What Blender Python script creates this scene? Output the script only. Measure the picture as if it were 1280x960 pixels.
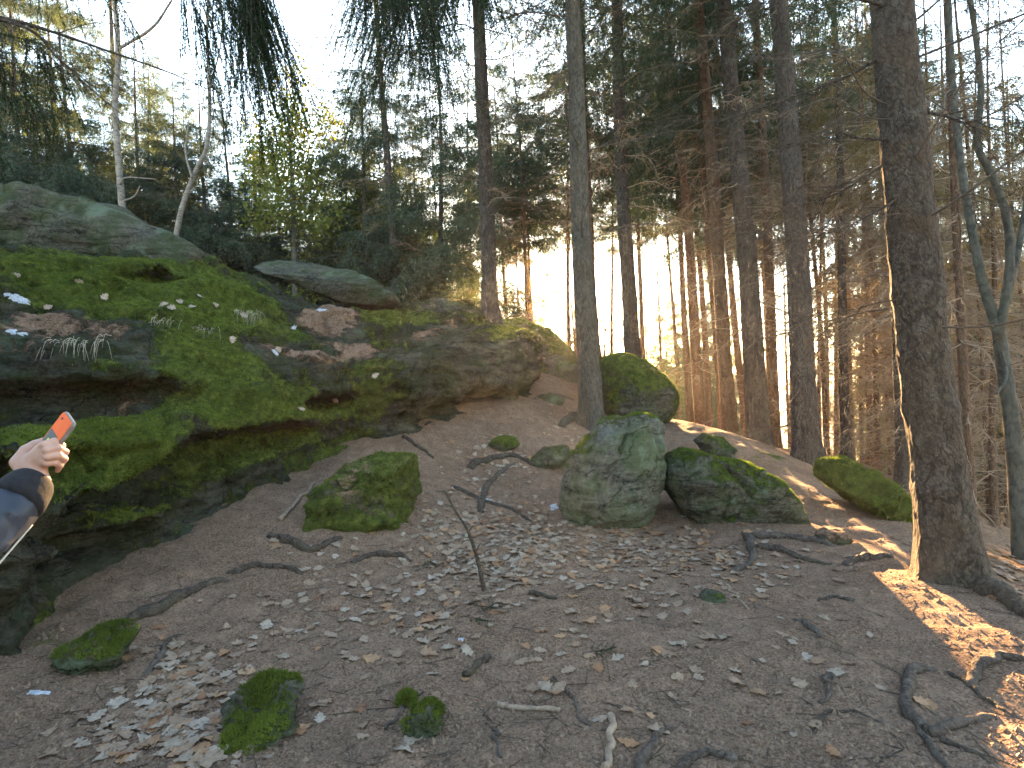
import bpy, math, random
import numpy as np
from mathutils import Vector, Matrix
from mathutils.bvhtree import BVHTree

for _o in list(bpy.data.objects):
    bpy.data.objects.remove(_o)
scene = bpy.context.scene
C = scene.collection

# ------------------------------------------------------------------ camera
F_PX = 790.0                      # focal length in pixels of the 1280 px wide photograph
ROLL = math.radians(2.0)
CAM = np.array([0.0, 0.0, 1.5])
RX = np.array([math.cos(ROLL), 0, -math.sin(ROLL)])
UP = np.array([math.sin(ROLL), 0, math.cos(ROLL)])
FW = np.array([0.0, 1.0, 0.0])
cam_data = bpy.data.cameras.new('camera')
cam_data.sensor_width = 36.0
cam_data.lens = 36.0 * F_PX / 1280.0
cam_data.clip_start = 0.05
cam_data.clip_end = 60000.0
cam = bpy.data.objects.new('camera', cam_data)
C.objects.link(cam)
cam.matrix_world = Matrix(((RX[0], UP[0], -FW[0], CAM[0]), (RX[1], UP[1], -FW[1], CAM[1]),
                           (RX[2], UP[2], -FW[2], CAM[2]), (0, 0, 0, 1)))
scene.camera = cam

def ray(px, py):
    return FW + (px - 640.0) / F_PX * RX + (480.0 - py) / F_PX * UP

def P(px, py, d):
    """World point seen at photo pixel (px, py) at depth d metres."""
    return CAM + d * ray(px, py)

def pix(p):
    q = np.asarray(p) - CAM
    d = q @ FW
    return 640 + F_PX * (q @ RX) / d, 480 - F_PX * (q @ UP) / d

# ------------------------------------------------------------------ light
sun_dir = ray(692, 338)
sun_dir = sun_dir / np.linalg.norm(sun_dir)
SUN_EL = math.asin(sun_dir[2])
SUN_AZ = math.atan2(sun_dir[0], sun_dir[1])
world = bpy.data.worlds.new('World')
scene.world = world
world.use_nodes = True
wn = world.node_tree.nodes
wl = world.node_tree.links
wn.clear()
w_sky = wn.new('ShaderNodeTexSky')
w_sky.sky_type = 'NISHITA'
w_sky.sun_disc = False
w_sky.sun_elevation = SUN_EL
w_sky.sun_rotation = SUN_AZ
w_sky.altitude = 400
w_sky.air_density = 1.0
w_sky.dust_density = 0.3
w_sky.ozone_density = 1.0
w_bg = wn.new('ShaderNodeBackground')
w_bg.inputs['Strength'].default_value = 0.07
w_out = wn.new('ShaderNodeOutputWorld')
wl.new(w_sky.outputs[0], w_bg.inputs[0])
wl.new(w_bg.outputs[0], w_out.inputs[0])
sun_data = bpy.data.lights.new('sun_lamp', 'SUN')
sun_data.energy = 5.0
sun_data.angle = math.radians(0.55)
sun_data.color = (1.0, 0.62, 0.30)
sun = bpy.data.objects.new('sun_lamp', sun_data)
lamp_dir = ray(692 + 8, 338 - 18)      # just beside the visible disc, which would otherwise shade the lamp
lamp_dir = lamp_dir / np.linalg.norm(lamp_dir)
sun.rotation_euler = Vector(-lamp_dir).to_track_quat('-Z', 'Y').to_euler()
sun.location = (3, 40, 12)
C.objects.link(sun)

vs = scene.view_settings
vs.view_transform = 'Standard'
vs.look = 'None'
vs.exposure = 4.55
vs.gamma = 1.0
vs.use_white_balance = True                 # the phone's white balance for open shade
vs.white_balance_temperature = 7200
vs.white_balance_tint = 10.0
scene.render.engine = 'CYCLES'
scene.cycles.use_denoising = True
scene.cycles.max_bounces = 7
scene.cycles.diffuse_bounces = 4
scene.cycles.transparent_max_bounces = 8
scene.cycles.caustics_reflective = False
scene.cycles.caustics_refractive = False

# ------------------------------------------------------------------ helpers
rng = np.random.default_rng(7)

def hash01(ix, iy, iz, seed):
    n = (ix * 73856093) ^ (iy * 19349663) ^ (iz * 83492791) ^ (seed * 2654435761 & 0xffffffff)
    n = n & 0xffffffff
    n = ((n >> 16) ^ n) * 0x45d9f3b & 0xffffffff
    n = ((n >> 16) ^ n) * 0x45d9f3b & 0xffffffff
    n = (n >> 16) ^ n
    return (n & 0xffffff) / float(0xffffff)

def vnoise(p, seed=0):
    """Value noise in [-1, 1] at points p (n, 3)."""
    p = np.asarray(p, float)
    i = np.floor(p).astype(np.int64)
    f = p - i
    f = f * f * f * (f * (f * 6 - 15) + 10)
    r = np.zeros(len(p))
    for dx in (0, 1):
        wx = f[:, 0] if dx else 1 - f[:, 0]
        for dy in (0, 1):
            wy = f[:, 1] if dy else 1 - f[:, 1]
            for dz in (0, 1):
                wz = f[:, 2] if dz else 1 - f[:, 2]
                r += wx * wy * wz * hash01(i[:, 0] + dx, i[:, 1] + dy, i[:, 2] + dz, seed)
    return r * 2 - 1

def fbm(p, octaves=4, seed=0, gain=0.5):
    p = np.asarray(p, float)
    r = np.zeros(len(p)); a = 1.0
    for k in range(octaves):
        r += a * vnoise(p * (2.03 ** k) + 17.3 * k, seed + k)
        a *= gain
    return r

def mesh_np(name, verts, faces, mat=None, smooth=True, mat_index=None):
    """Mesh from numpy vertices and a list of (n, k) index arrays."""
    me = bpy.data.meshes.new(name)
    verts = np.asarray(verts, np.float32)
    if not isinstance(faces, (list, tuple)):
        faces = [faces]
    faces = [np.asarray(f, np.int32) for f in faces if len(f)]
    me.vertices.add(len(verts))
    me.vertices.foreach_set('co', verts.ravel())
    nl = sum(f.size for f in faces); nf = sum(len(f) for f in faces)
    me.loops.add(nl); me.polygons.add(nf)
    me.loops.foreach_set('vertex_index', np.concatenate([f.ravel() for f in faces]))
    tot = np.concatenate([np.full(len(f), f.shape[1], np.int32) for f in faces])
    start = np.concatenate([[0], np.cumsum(tot)[:-1]]).astype(np.int32)
    me.polygons.foreach_set('loop_start', start)
    me.polygons.foreach_set('use_smooth', np.full(nf, smooth, bool))
    if mat_index is not None:
        me.polygons.foreach_set('material_index', np.asarray(mat_index, np.int32))
    me.update(calc_edges=True)
    for m in (mat if isinstance(mat, (list, tuple)) else [mat]):
        if m is not None:
            me.materials.append(m)
    return me

def attr(me, name, vals):
    a = me.attributes.new(name, 'FLOAT', 'POINT')
    a.data.foreach_set('value', np.asarray(vals, np.float32))

def link(name, me, parent=None, loc=(0, 0, 0), rot=(0, 0, 0), scale=(1, 1, 1)):
    o = bpy.data.objects.new(name, me)
    C.objects.link(o)
    o.location = loc; o.rotation_euler = rot; o.scale = scale
    if parent is not None:
        o.parent = parent
    return o

def tag(o, label, cat=None, group=None, kind=None):
    if label: o['label'] = label
    if cat: o['category'] = cat
    if group: o['group'] = group
    if kind: o['kind'] = kind
    return o

def vert_normals(me):
    n = np.empty(len(me.vertices) * 3, np.float32)
    me.vertices.foreach_get('normal', n)
    return n.reshape(-1, 3)

def bvh_of(verts, faces):
    return BVHTree.FromPolygons([tuple(v) for v in verts.tolist()], [tuple(f) for f in np.asarray(faces).tolist()])

def tube(path, radii, sides=8, seed=0, rough=0.0, cap=True):
    """Tapered tube along a polyline -> verts, quads."""
    path = np.asarray(path, float); n = len(path)
    radii = np.broadcast_to(np.asarray(radii, float), (n,))
    t = np.gradient(path, axis=0)
    t /= np.linalg.norm(t, axis=1, keepdims=True) + 1e-9
    ref = np.array([0, 0, 1.0]) if abs(t[0, 2]) < 0.8 else np.array([1.0, 0, 0])
    u = np.cross(t, ref); u /= np.linalg.norm(u, axis=1, keepdims=True) + 1e-9
    v = np.cross(t, u)
    a = np.linspace(0, 2 * math.pi, sides, endpoint=False)
    r = radii[:, None] * np.ones((1, sides))
    V = path[:, None, :] + r[:, :, None] * (np.cos(a)[None, :, None] * u[:, None, :] + np.sin(a)[None, :, None] * v[:, None, :])
    V = V.reshape(-1, 3)
    if rough > 0:
        d = fbm(V * (0.6 / max(radii.max(), 1e-3)), 3, seed)
        V += (V - np.repeat(path, sides, axis=0)) * (d * rough)[:, None]
    i = np.arange(n - 1)[:, None] * sides; j = np.arange(sides)[None, :]
    q = np.stack([i + j, i + (j + 1) % sides, i + sides + (j + 1) % sides, i + sides + j], -1).reshape(-1, 4)
    if cap:
        V = np.vstack([V, path[0], path[-1]])
        k = np.arange(sides); c0 = n * sides
        t0 = np.stack([np.full(sides, c0), (k + 1) % sides, k, k], -1)
        b = (n - 1) * sides
        t1 = np.stack([np.full(sides, c0 + 1), b + k, b + (k + 1) % sides, b + (k + 1) % sides], -1)
        return V, q, np.vstack([t0[:, :3], t1[:, :3]])
    return V, q, np.zeros((0, 3), int)

def join(parts):
    """Join [(verts, quads, tris)] into one."""
    V, Q, T, o = [], [], [], 0
    for v, q, t in parts:
        V.append(v); Q.append(np.asarray(q, int).reshape(-1, 4) + o); T.append(np.asarray(t, int).reshape(-1, 3) + o); o += len(v)
    return np.vstack(V), np.vstack(Q), np.vstack(T)

def smooth_path(pts, n=40):
    """Catmull-Rom through points."""
    pts = np.asarray(pts, float)
    p = np.vstack([2 * pts[0] - pts[1], pts, 2 * pts[-1] - pts[-2]])
    s = np.linspace(0, len(pts) - 1 - 1e-6, n)
    i = s.astype(int); t = (s - i)[:, None]
    a, b, c, d = p[i], p[i + 1], p[i + 2], p[i + 3]
    return 0.5 * (2 * b + (c - a) * t + (2 * a - 5 * b + 4 * c - d) * t ** 2 + (3 * b - a - 3 * c + d) * t ** 3)

def surface_nets(f, origin, h):
    """Naive surface nets of a field on a regular grid, inside negative -> verts, quads."""
    s = f < 0
    nx, ny, nz = f.shape
    cnt = np.zeros((nx - 1, ny - 1, nz - 1), np.int8)
    for a in (0, 1):
        for b in (0, 1):
            for c in (0, 1):
                cnt += s[a:nx - 1 + a, b:ny - 1 + b, c:nz - 1 + c]
    I, J, K = np.nonzero((cnt > 0) & (cnt < 8))
    vid = np.full(cnt.shape, -1, np.int32)
    vid[I, J, K] = np.arange(len(I))
    corner = {}
    for a in (0, 1):
        for b in (0, 1):
            for c in (0, 1):
                corner[a, b, c] = f[I + a, J + b, K + c].astype(np.float64)
    pos = np.zeros((len(I), 3)); num = np.zeros(len(I))
    for ax in range(3):
        for u in (0, 1):
            for v in (0, 1):
                p0 = [u, v]; p0.insert(ax, 0); p1 = [u, v]; p1.insert(ax, 1)
                f0, f1 = corner[tuple(p0)], corner[tuple(p1)]
                m = (f0 < 0) != (f1 < 0)
                t = f0[m] / (f0[m] - f1[m])
                q = np.tile(np.array(p0, float), (m.sum(), 1)); q[:, ax] = t
                pos[m] += q; num[m] += 1
    V = np.stack([I, J, K], -1) + pos / num[:, None]
    V = np.asarray(origin) + V * h
    Q = []
    for ax in range(3):
        sl0 = [slice(1, -1)] * 3; sl1 = [slice(1, -1)] * 3
        sl0[ax] = slice(0, -1); sl1[ax] = slice(1, None)
        a, b = s[tuple(sl0)], s[tuple(sl1)]
        off = np.array([1, 1, 1]); off[ax] = 0
        idx = np.argwhere(a != b)
        ins = a[tuple(idx.T)]
        idx = idx + off
        o1, o2 = [k for k in range(3) if k != ax]
        def cell(d1, d2):
            c = idx.copy(); c[:, o1] -= d1; c[:, o2] -= d2
            return vid[c[:, 0], c[:, 1], c[:, 2]]
        q = np.stack([cell(1, 1), cell(0, 1), cell(0, 0), cell(1, 0)], -1)
        flip = ins if ax != 1 else ~ins
        q[~flip] = q[~flip][:, ::-1]
        Q.append(q)
    return V, np.vstack(Q)

def grid_noise(shape, cells, seed):
    """Smooth random field in [-1, 1] on a grid; cells = grid points per lattice cell on each axis."""
    r = np.random.default_rng(seed)
    lat = r.uniform(-1, 1, [int(n / c) + 3 for n, c in zip(shape, cells)]).astype(np.float32)
    for ax in range(3):
        x = np.arange(shape[ax]) / cells[ax]
        i = x.astype(int); t = (x - i).astype(np.float32); t = t * t * (3 - 2 * t)
        sh = [1, 1, 1]; sh[ax] = -1
        lat = np.take(lat, i, axis=ax) * (1 - t.reshape(sh)) + np.take(lat, i + 1, axis=ax) * t.reshape(sh)
    return lat

def smax(a, b, k):
    h = np.clip(0.5 - 0.5 * (b - a) / k, 0, 1)
    return b * (1 - h) + a * h + k * h * (1 - h)

def smin(a, b, k):
    return -smax(-a, -b, k)

# ------------------------------------------------------------------ materials
class NT:
    def __init__(self, name):
        self.m = bpy.data.materials.new(name)
        self.m.use_nodes = True
        self.t = self.m.node_tree
        self.t.nodes.clear()
        self.out = self.n('ShaderNodeOutputMaterial')
    def n(self, kind, **kw):
        nd = self.t.nodes.new(kind)
        for k, v in kw.items():
            setattr(nd, k, v)
        return nd
    def set(self, sock, v):
        if hasattr(v, 'is_linked') or isinstance(v, bpy.types.NodeSocket):
            self.t.links.new(v, sock)
        else:
            if isinstance(v, tuple) and len(v) == 3 and sock.type == 'RGBA':
                v = (*v, 1)
            sock.default_value = v
    def coord(self, kind='Object', scale=(1, 1, 1)):
        tc = self.n('ShaderNodeTexCoord')
        mp = self.n('ShaderNodeMapping')
        self.t.links.new(tc.outputs[kind], mp.inputs[0])
        mp.inputs['Scale'].default_value = scale if isinstance(scale, tuple) else (scale,) * 3
        return mp.outputs[0]
    def noise(self, vec, scale, detail=4, rough=0.55, dist=0.0):
        nd = self.n('ShaderNodeTexNoise')
        self.set(nd.inputs['Vector'], vec); nd.inputs['Scale'].default_value = scale
        nd.inputs['Detail'].default_value = detail; nd.inputs['Roughness'].default_value = rough
        nd.inputs['Distortion'].default_value = dist
        return nd.outputs['Fac']
    def voro(self, vec, scale, feature='F1', out='Distance', rand=1.0):
        nd = self.n('ShaderNodeTexVoronoi', feature=feature)
        self.set(nd.inputs['Vector'], vec); nd.inputs['Scale'].default_value = scale
        nd.inputs['Randomness'].default_value = rand
        return nd.outputs[out]
    def ramp(self, fac, stops):
        nd = self.n('ShaderNodeValToRGB')
        self.set(nd.inputs[0], fac)
        e = nd.color_ramp.elements
        while len(e) < len(stops): e.new(0.5)
        for k, (p, c) in enumerate(stops):
            e[k].position = p
            e[k].color = (*c, 1) if isinstance(c, tuple) else (c, c, c, 1)
        return nd.outputs[0]
    def mix(self, fac, a, b, blend='MIX'):
        nd = self.n('ShaderNodeMix', data_type='RGBA', blend_type=blend)
        self.set(nd.inputs['Factor'], fac)
        self.set(nd.inputs['A'] if False else nd.inputs[6], a); self.set(nd.inputs[7], b)
        return nd.outputs[2]
    def math(self, op, a, b=0.0, clamp=False):
        nd = self.n('ShaderNodeMath', operation=op, use_clamp=clamp)
        self.set(nd.inputs[0], a); self.set(nd.inputs[1], b)
        return nd.outputs[0]
    def attr(self, name):
        nd = self.n('ShaderNodeAttribute', attribute_name=name)
        return nd.outputs['Fac']
    def bump(self, h, strength=0.5, dist=0.02, normal=None):
        nd = self.n('ShaderNodeBump')
        self.set(nd.inputs['Height'], h)
        nd.inputs['Strength'].default_value = strength; nd.inputs['Distance'].default_value = dist
        if normal is not None: self.set(nd.inputs['Normal'], normal)
        return nd.outputs[0]
    def principled(self, color, rough=0.8, normal=None, spec=0.3, **kw):
        b = self.n('ShaderNodeBsdfPrincipled')
        self.set(b.inputs['Base Color'], color); self.set(b.inputs['Roughness'], rough)
        b.inputs['Specular IOR Level'].default_value = spec
        if normal is not None: self.set(b.inputs['Normal'], normal)
        for k, v in kw.items():
            self.set(b.inputs[k.replace('_', ' ')], v)
        return b.outputs[0]
    def done(self, shader):
        self.t.links.new(shader, self.out.inputs[0])
        return self.m

def soil_nodes(t, vec):
    big = t.noise(vec, 1.3, 5, 0.65); mid = t.noise(vec, 9.0, 5, 0.65); fine = t.noise(vec, 70.0, 4, 0.7)
    c = t.ramp(mid, [(0.25, (0.074, 0.044, 0.029)), (0.5, (0.185, 0.114, 0.078)), (0.75, (0.302, 0.197, 0.140))])
    c = t.mix(t.ramp(big, [(0.45, 0.0), (0.62, 0.7)]), c, (0.093, 0.053, 0.034))
    c = t.mix(t.ramp(fine, [(0.45, 0.0), (0.62, 0.55)]), c, (0.419, 0.292, 0.212))
    c = t.mix(t.ramp(fine, [(0.30, 0.7), (0.45, 0.0)]), c, (0.037, 0.023, 0.016))
    # streaky needle grain in two directions
    v1 = t.n('ShaderNodeMapping'); t.set(v1.inputs[0], vec); v1.inputs['Scale'].default_value = (160, 22, 60); v1.inputs['Rotation'].default_value = (0, 0, 0.5)
    v2 = t.n('ShaderNodeMapping'); t.set(v2.inputs[0], vec); v2.inputs['Scale'].default_value = (25, 170, 60); v2.inputs['Rotation'].default_value = (0, 0, 0.3)
    s1 = t.noise(v1.outputs[0], 1.0, 2); s2 = t.noise(v2.outputs[0], 1.0, 2)
    st = t.math('MAXIMUM', s1, s2)
    c = t.mix(t.ramp(st, [(0.60, 0.0), (0.72, 0.6)]), c, (0.407, 0.257, 0.168))
    h = t.math('ADD', t.math('MULTIPLY', mid, 0.6), t.math('ADD', t.math('MULTIPLY', fine, 0.5), t.math('MULTIPLY', st, 0.4)))
    return c, h

def moss_nodes(t, vec):
    a = t.noise(vec, 14.0, 4, 0.6); b = t.noise(vec, 110.0, 3, 0.7); big = t.noise(vec, 2.2, 4, 0.6)
    c = t.ramp(a, [(0.28, (0.022, 0.036, 0.009)), (0.5, (0.090, 0.122, 0.026)), (0.72, (0.205, 0.245, 0.052))])
    c = t.mix(t.ramp(big, [(0.45, 0.0), (0.65, 0.55)]), c, (0.048, 0.070, 0.020))
    c = t.mix(t.ramp(b, [(0.3, 0.7), (0.48, 0.0)]), c, (0.012, 0.018, 0.007))
    lit = t.noise(vec, 34.0, 5, 0.75)
    c = t.mix(t.ramp(lit, [(0.57, 0.0), (0.68, 0.7)]), c, (0.14, 0.11, 0.07))
    h = t.math('ADD', a, t.math('MULTIPLY', b, 0.8))
    return c, h

def rock_nodes(t, vec, dark=1.0):
    a = t.noise(vec, 2.4, 6, 0.65); b = t.noise(vec, 26.0, 6, 0.7)
    sv = t.n('ShaderNodeMapping'); t.set(sv.inputs[0], vec); sv.inputs['Scale'].default_value = (1.2, 1.2, 7.0)
    st = t.noise(sv.outputs[0], 1.7, 5, 0.65, 0.6)
    k = dark
    c = t.ramp(a, [(0.30, (0.070 * k, 0.066 * k, 0.052 * k)), (0.50, (0.150 * k, 0.142 * k, 0.112 * k)), (0.72, (0.29 * k, 0.275 * k, 0.22 * k))])
    c = t.mix(t.ramp(st, [(0.36, 0.85), (0.54, 0.0)]), c, (0.034 * k, 0.034 * k, 0.028 * k))
    c = t.mix(t.ramp(b, [(0.45, 0.0), (0.7, 0.55)]), c, (0.30 * k, 0.28 * k, 0.22 * k))
    c = t.mix(t.ramp(b, [(0.28, 0.7), (0.42, 0.0)]), c, (0.030 * k, 0.029 * k, 0.024 * k))
    alg = t.noise(vec, 2.6, 5, 0.65)
    c = t.mix(t.ramp(alg, [(0.42, 0.0), (0.60, 0.75)]), c, (0.070 * k, 0.098 * k, 0.040 * k))
    lich = t.noise(vec, 1.9, 4, 0.55)
    c = t.mix(t.ramp(lich, [(0.60, 0.0), (0.66, 0.65)]), c, (0.21 * k, 0.27 * k, 0.19 * k))
    cn = t.n('ShaderNodeTexNoise'); t.set(cn.inputs['Vector'], vec); cn.inputs['Scale'].default_value = 3.0; cn.inputs['Detail'].default_value = 5
    cs = t.n('ShaderNodeVectorMath', operation='SCALE'); t.set(cs.inputs[0], cn.outputs['Color']); cs.inputs['Scale'].default_value = 0.7
    cm = t.n('ShaderNodeMapping'); t.set(cm.inputs[0], vec); cm.inputs['Scale'].default_value = (1, 1, 2.2)
    ca = t.n('ShaderNodeVectorMath', operation='ADD'); t.set(ca.inputs[0], cm.outputs[0]); t.set(ca.inputs[1], cs.outputs[0])
    ck = t.voro(ca.outputs[0], 0.9, 'DISTANCE_TO_EDGE')
    crk = t.ramp(ck, [(0.0, 1.0), (0.012, 0.0)])
    c = t.mix(t.math('MULTIPLY', crk, 0.55), c, (0.018 * k, 0.017 * k, 0.014 * k))
    a = t.math('SUBTRACT', a, t.math('MULTIPLY', crk, 0.4))
    h = t.math('ADD', t.math('MULTIPLY', st, 1.4), t.math('ADD', t.math('MULTIPLY', b, 1.2), t.math('MULTIPLY', a, 1.0)))
    return c, h

def make_rock_mat(name, dark=1.0, soil=True):
    t = NT(name)
    vec = t.coord('Object')
    rc, rh = rock_nodes(t, vec, dark)
    mc, mh = moss_nodes(t, vec)
    edge = t.math('SUBTRACT', t.math('ADD', t.math('MULTIPLY', t.noise(vec, 9.0, 6, 0.75), 0.65), t.math('MULTIPLY', t.noise(vec, 3.0, 5, 0.7), 0.35)), 0.5)
    m = t.math('ADD', t.attr('moss'), t.math('MULTIPLY', edge, 2.1))
    m = t.ramp(m, [(0.42, 0.0), (0.60, 1.0)])
    col = rc; h = rh
    if soil:
        sc, sh = soil_nodes(t, vec)
        s = t.math('ADD', t.attr('soil'), t.math('MULTIPLY', edge, 1.9))
        s = t.ramp(s, [(0.42, 0.0), (0.60, 1.0)])
        col = t.mix(s, col, sc); h = t.mix(s, h, sh)
    col = t.mix(m, col, mc); h = t.mix(m, h, mh)
    return t.done(t.principled(col, 0.95, t.bump(h, 1.0, 0.045), 0.04))

def make_ground_mat():
    t = NT('forest_soil')
    vec = t.coord('Object')
    c, h = soil_nodes(t, vec)
    mc, mh = moss_nodes(t, vec)
    edge = t.math('SUBTRACT', t.noise(vec, 6.0, 5, 0.7), 0.5)
    m = t.ramp(t.math('ADD', t.attr('moss'), t.math('MULTIPLY', edge, 1.0)), [(0.45, 0.0), (0.6, 0.9)])
    c = t.mix(m, c, mc)
    # far leaf-strewn forest floor
    lf = t.voro(vec, 9.0, out='Color')
    lc = t.ramp(t.noise(lf, 3.0, 0), [(0.3, (0.14, 0.06, 0.025)), (0.5, (0.27, 0.15, 0.07)), (0.7, (0.36, 0.24, 0.14))])
    c = t.mix(t.ramp(t.math('ADD', t.attr('litter'), t.math('MULTIPLY', edge, 1.2)), [(0.45, 0.0), (0.55, 0.85)]), c, lc)
    return t.done(t.principled(c, 0.95, t.bump(h, 1.0, 0.03), 0.05))

def make_bark(name, cols, scale=(1, 1, 0.4), moss=0.0, bump=0.9):
    """Flaky bark: small irregular scales, vertical streaks, blotches of lichen; cols = dark, mid, light, blotch."""
    t = NT(name)
    vec = t.coord('Object')
    v = t.coord('Object', scale)
    nz = t.n('ShaderNodeTexNoise'); t.set(nz.inputs['Vector'], v); nz.inputs['Scale'].default_value = 18.0; nz.inputs['Detail'].default_value = 4
    sc = t.n('ShaderNodeVectorMath', operation='SCALE'); t.set(sc.inputs[0], nz.outputs['Color']); sc.inputs['Scale'].default_value = 0.09
    dv = t.n('ShaderNodeVectorMath', operation='ADD'); t.set(dv.inputs[0], v); t.set(dv.inputs[1], sc.outputs[0])
    vd = t.voro(dv.outputs[0], 38.0, 'F1', 'Distance')
    fine = t.noise(v, 70.0, 5, 0.7)
    mid = t.noise(v, 14.0, 5, 0.65)
    base = t.ramp(t.math('ADD', t.math('MULTIPLY', mid, 0.6), t.math('MULTIPLY', fine, 0.4)), [(0.34, cols[0]), (0.5, cols[1]), (0.68, cols[2])])
    base = t.mix(t.ramp(vd, [(0.45, 0.0), (0.75, 0.6)]), base, tuple(x * 0.45 for x in cols[0]))
    big = t.noise(vec, 2.2, 4, 0.6)
    base = t.mix(t.ramp(big, [(0.45, 0.0), (0.65, 0.6)]), base, cols[3])
    if moss > 0:
        g = t.ramp(t.math('ADD', t.noise(vec, 3.0, 5, 0.7), moss - 0.5), [(0.5, 0.0), (0.62, 0.7)])
        base = t.mix(g, base, (0.065, 0.078, 0.035))
    h = t.math('ADD', t.math('MULTIPLY', vd, -0.9), t.math('ADD', t.math('MULTIPLY', fine, 0.5), t.math('MULTIPLY', mid, 0.8)))
    return t.done(t.principled(base, 0.9, t.bump(h, bump, 0.02), 0.1))

def make_simple(name, stops, scale=20.0, rough=0.8, bump=0.4, dist=0.005, spec=0.3, coord='Object', **kw):
    t = NT(name)
    vec = t.coord(coord)
    n = t.noise(vec, scale, 5, 0.6)
    c = t.ramp(n, stops)
    return t.done(t.principled(c, rough, t.bump(n, bump, dist) if bump else None, spec, **kw))

def make_foliage(name, c0, c1, trans=0.35, tint=(1.6, 1.7, 0.6), per_obj=0.25):
    t = NT(name)
    vec = t.coord('Object')
    n = t.noise(vec, 1.3, 4, 0.6)
    c = t.ramp(n, [(0.3, c0), (0.7, c1)])
    oi = t.n('ShaderNodeObjectInfo')
    c = t.mix(t.math('MULTIPLY', oi.outputs['Random'], per_obj), c, tuple(x * 1.9 for x in c1))
    d = t.n('ShaderNodeBsdfDiffuse'); t.set(d.inputs[0], c)
    tr = t.n('ShaderNodeBsdfTranslucent'); t.set(tr.inputs[0], t.mix(1.0, c, tint, 'MULTIPLY'))
    m = t.n('ShaderNodeMixShader'); m.inputs[0].default_value = trans
    t.t.links.new(d.outputs[0], m.inputs[1]); t.t.links.new(tr.outputs[0], m.inputs[2])
    return t.done(m.outputs[0])

def make_leaf(name, stops):
    t = NT(name)
    oi = t.n('ShaderNodeObjectInfo')
    vec = t.coord('Object')
    pos = t.n('ShaderNodeNewGeometry')
    tone = t.math('ADD', t.math('MULTIPLY', oi.outputs['Random'], 0.5), t.math('MULTIPLY', pos.outputs['Random Per Island'], 0.5))
    c = t.ramp(tone, stops)
    n = t.noise(vec, 60.0, 4, 0.6)
    c = t.mix(t.ramp(n, [(0.4, 0.0), (0.75, 0.5)]), c, (0.10, 0.06, 0.04))
    d = t.principled(c, 0.65, t.bump(n, 0.3, 0.003), 0.35)
    tr = t.n('ShaderNodeBsdfTranslucent'); t.set(tr.inputs[0], c)
    m = t.n('ShaderNodeMixShader'); m.inputs[0].default_value = 0.25
    t.t.links.new(d, m.inputs[1]); t.t.links.new(tr.outputs[0], m.inputs[2])
    return t.done(m.outputs[0])

M_rock = make_rock_mat('mossy_sandstone', 0.42)
M_boulder = make_rock_mat('boulder_stone', 0.85, soil=True)
M_slab = make_rock_mat('grey_slab_stone', 0.75, soil=False)
M_ground = make_ground_mat()
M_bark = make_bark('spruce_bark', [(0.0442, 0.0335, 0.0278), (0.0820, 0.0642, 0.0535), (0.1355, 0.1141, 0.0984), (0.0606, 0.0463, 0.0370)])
M_bark_near = make_bark('old_spruce_bark', [(0.0403, 0.0310, 0.0240), (0.0814, 0.0644, 0.0511), (0.1434, 0.1201, 0.0969), (0.0891, 0.0605, 0.0403)], (1, 1, 0.6), moss=0.06, bump=1.0)
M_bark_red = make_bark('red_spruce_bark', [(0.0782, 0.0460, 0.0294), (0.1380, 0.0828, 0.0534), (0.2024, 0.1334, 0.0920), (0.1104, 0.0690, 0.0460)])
M_bark_pale = make_bark('pale_spruce_bark', [(0.0535, 0.0470, 0.0378), (0.0963, 0.0856, 0.0699), (0.1426, 0.1297, 0.1069), (0.0713, 0.0606, 0.0470)])
M_bark_grey = make_bark('grey_smooth_bark', [(0.0576, 0.0553, 0.0450), (0.0864, 0.0818, 0.0680), (0.1267, 0.1210, 0.1008), (0.0634, 0.0645, 0.0450)], (0.5, 0.5, 0.3), bump=0.35)
M_birch = make_bark('birch_bark', [(0.1200, 0.1020, 0.0840), (0.2160, 0.1920, 0.1620), (0.2880, 0.2640, 0.2340), (0.1680, 0.1440, 0.1200)], (0.3, 0.3, 0.9), bump=0.3)
M_twig = make_simple('dead_twig_wood', [(0.3, (0.15, 0.108, 0.075)), (0.7, (0.30, 0.22, 0.15))], 3.0, 0.85, 0)
M_twig_dark = make_simple('dark_twig_wood', [(0.3, (0.060, 0.046, 0.036)), (0.7, (0.115, 0.088, 0.066))], 3.0, 0.85, 0)
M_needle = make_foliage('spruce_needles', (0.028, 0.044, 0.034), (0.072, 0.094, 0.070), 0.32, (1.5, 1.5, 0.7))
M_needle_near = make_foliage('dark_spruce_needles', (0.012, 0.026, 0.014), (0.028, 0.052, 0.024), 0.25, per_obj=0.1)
M_needle_green = make_foliage('fresh_spruce_needles', (0.04, 0.085, 0.028), (0.075, 0.13, 0.042), 0.35)
M_needle_brown = make_foliage('withered_spruce_needles', (0.085, 0.070, 0.038), (0.15, 0.12, 0.065), 0.4, (1.5, 1.35, 0.8))
M_sunlit_leaf = make_foliage('sunlit_tint_leaves', (0.075, 0.088, 0.028), (0.145, 0.155, 0.042), 0.45, (1.3, 1.35, 0.7))  # yellow-green of sunlit foliage painted into the leaf colour
M_leaf = make_leaf('dry_oak_leaf', [(0.15, (0.196, 0.115, 0.071)), (0.4, (0.305, 0.205, 0.136)), (0.62, (0.380, 0.276, 0.196)), (0.85, (0.276, 0.144, 0.071))])
M_leaf_rust = make_leaf('rusty_oak_leaf', [(0.2, (0.253, 0.115, 0.057)), (0.5, (0.391, 0.207, 0.103)), (0.8, (0.483, 0.299, 0.172))])
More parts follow.
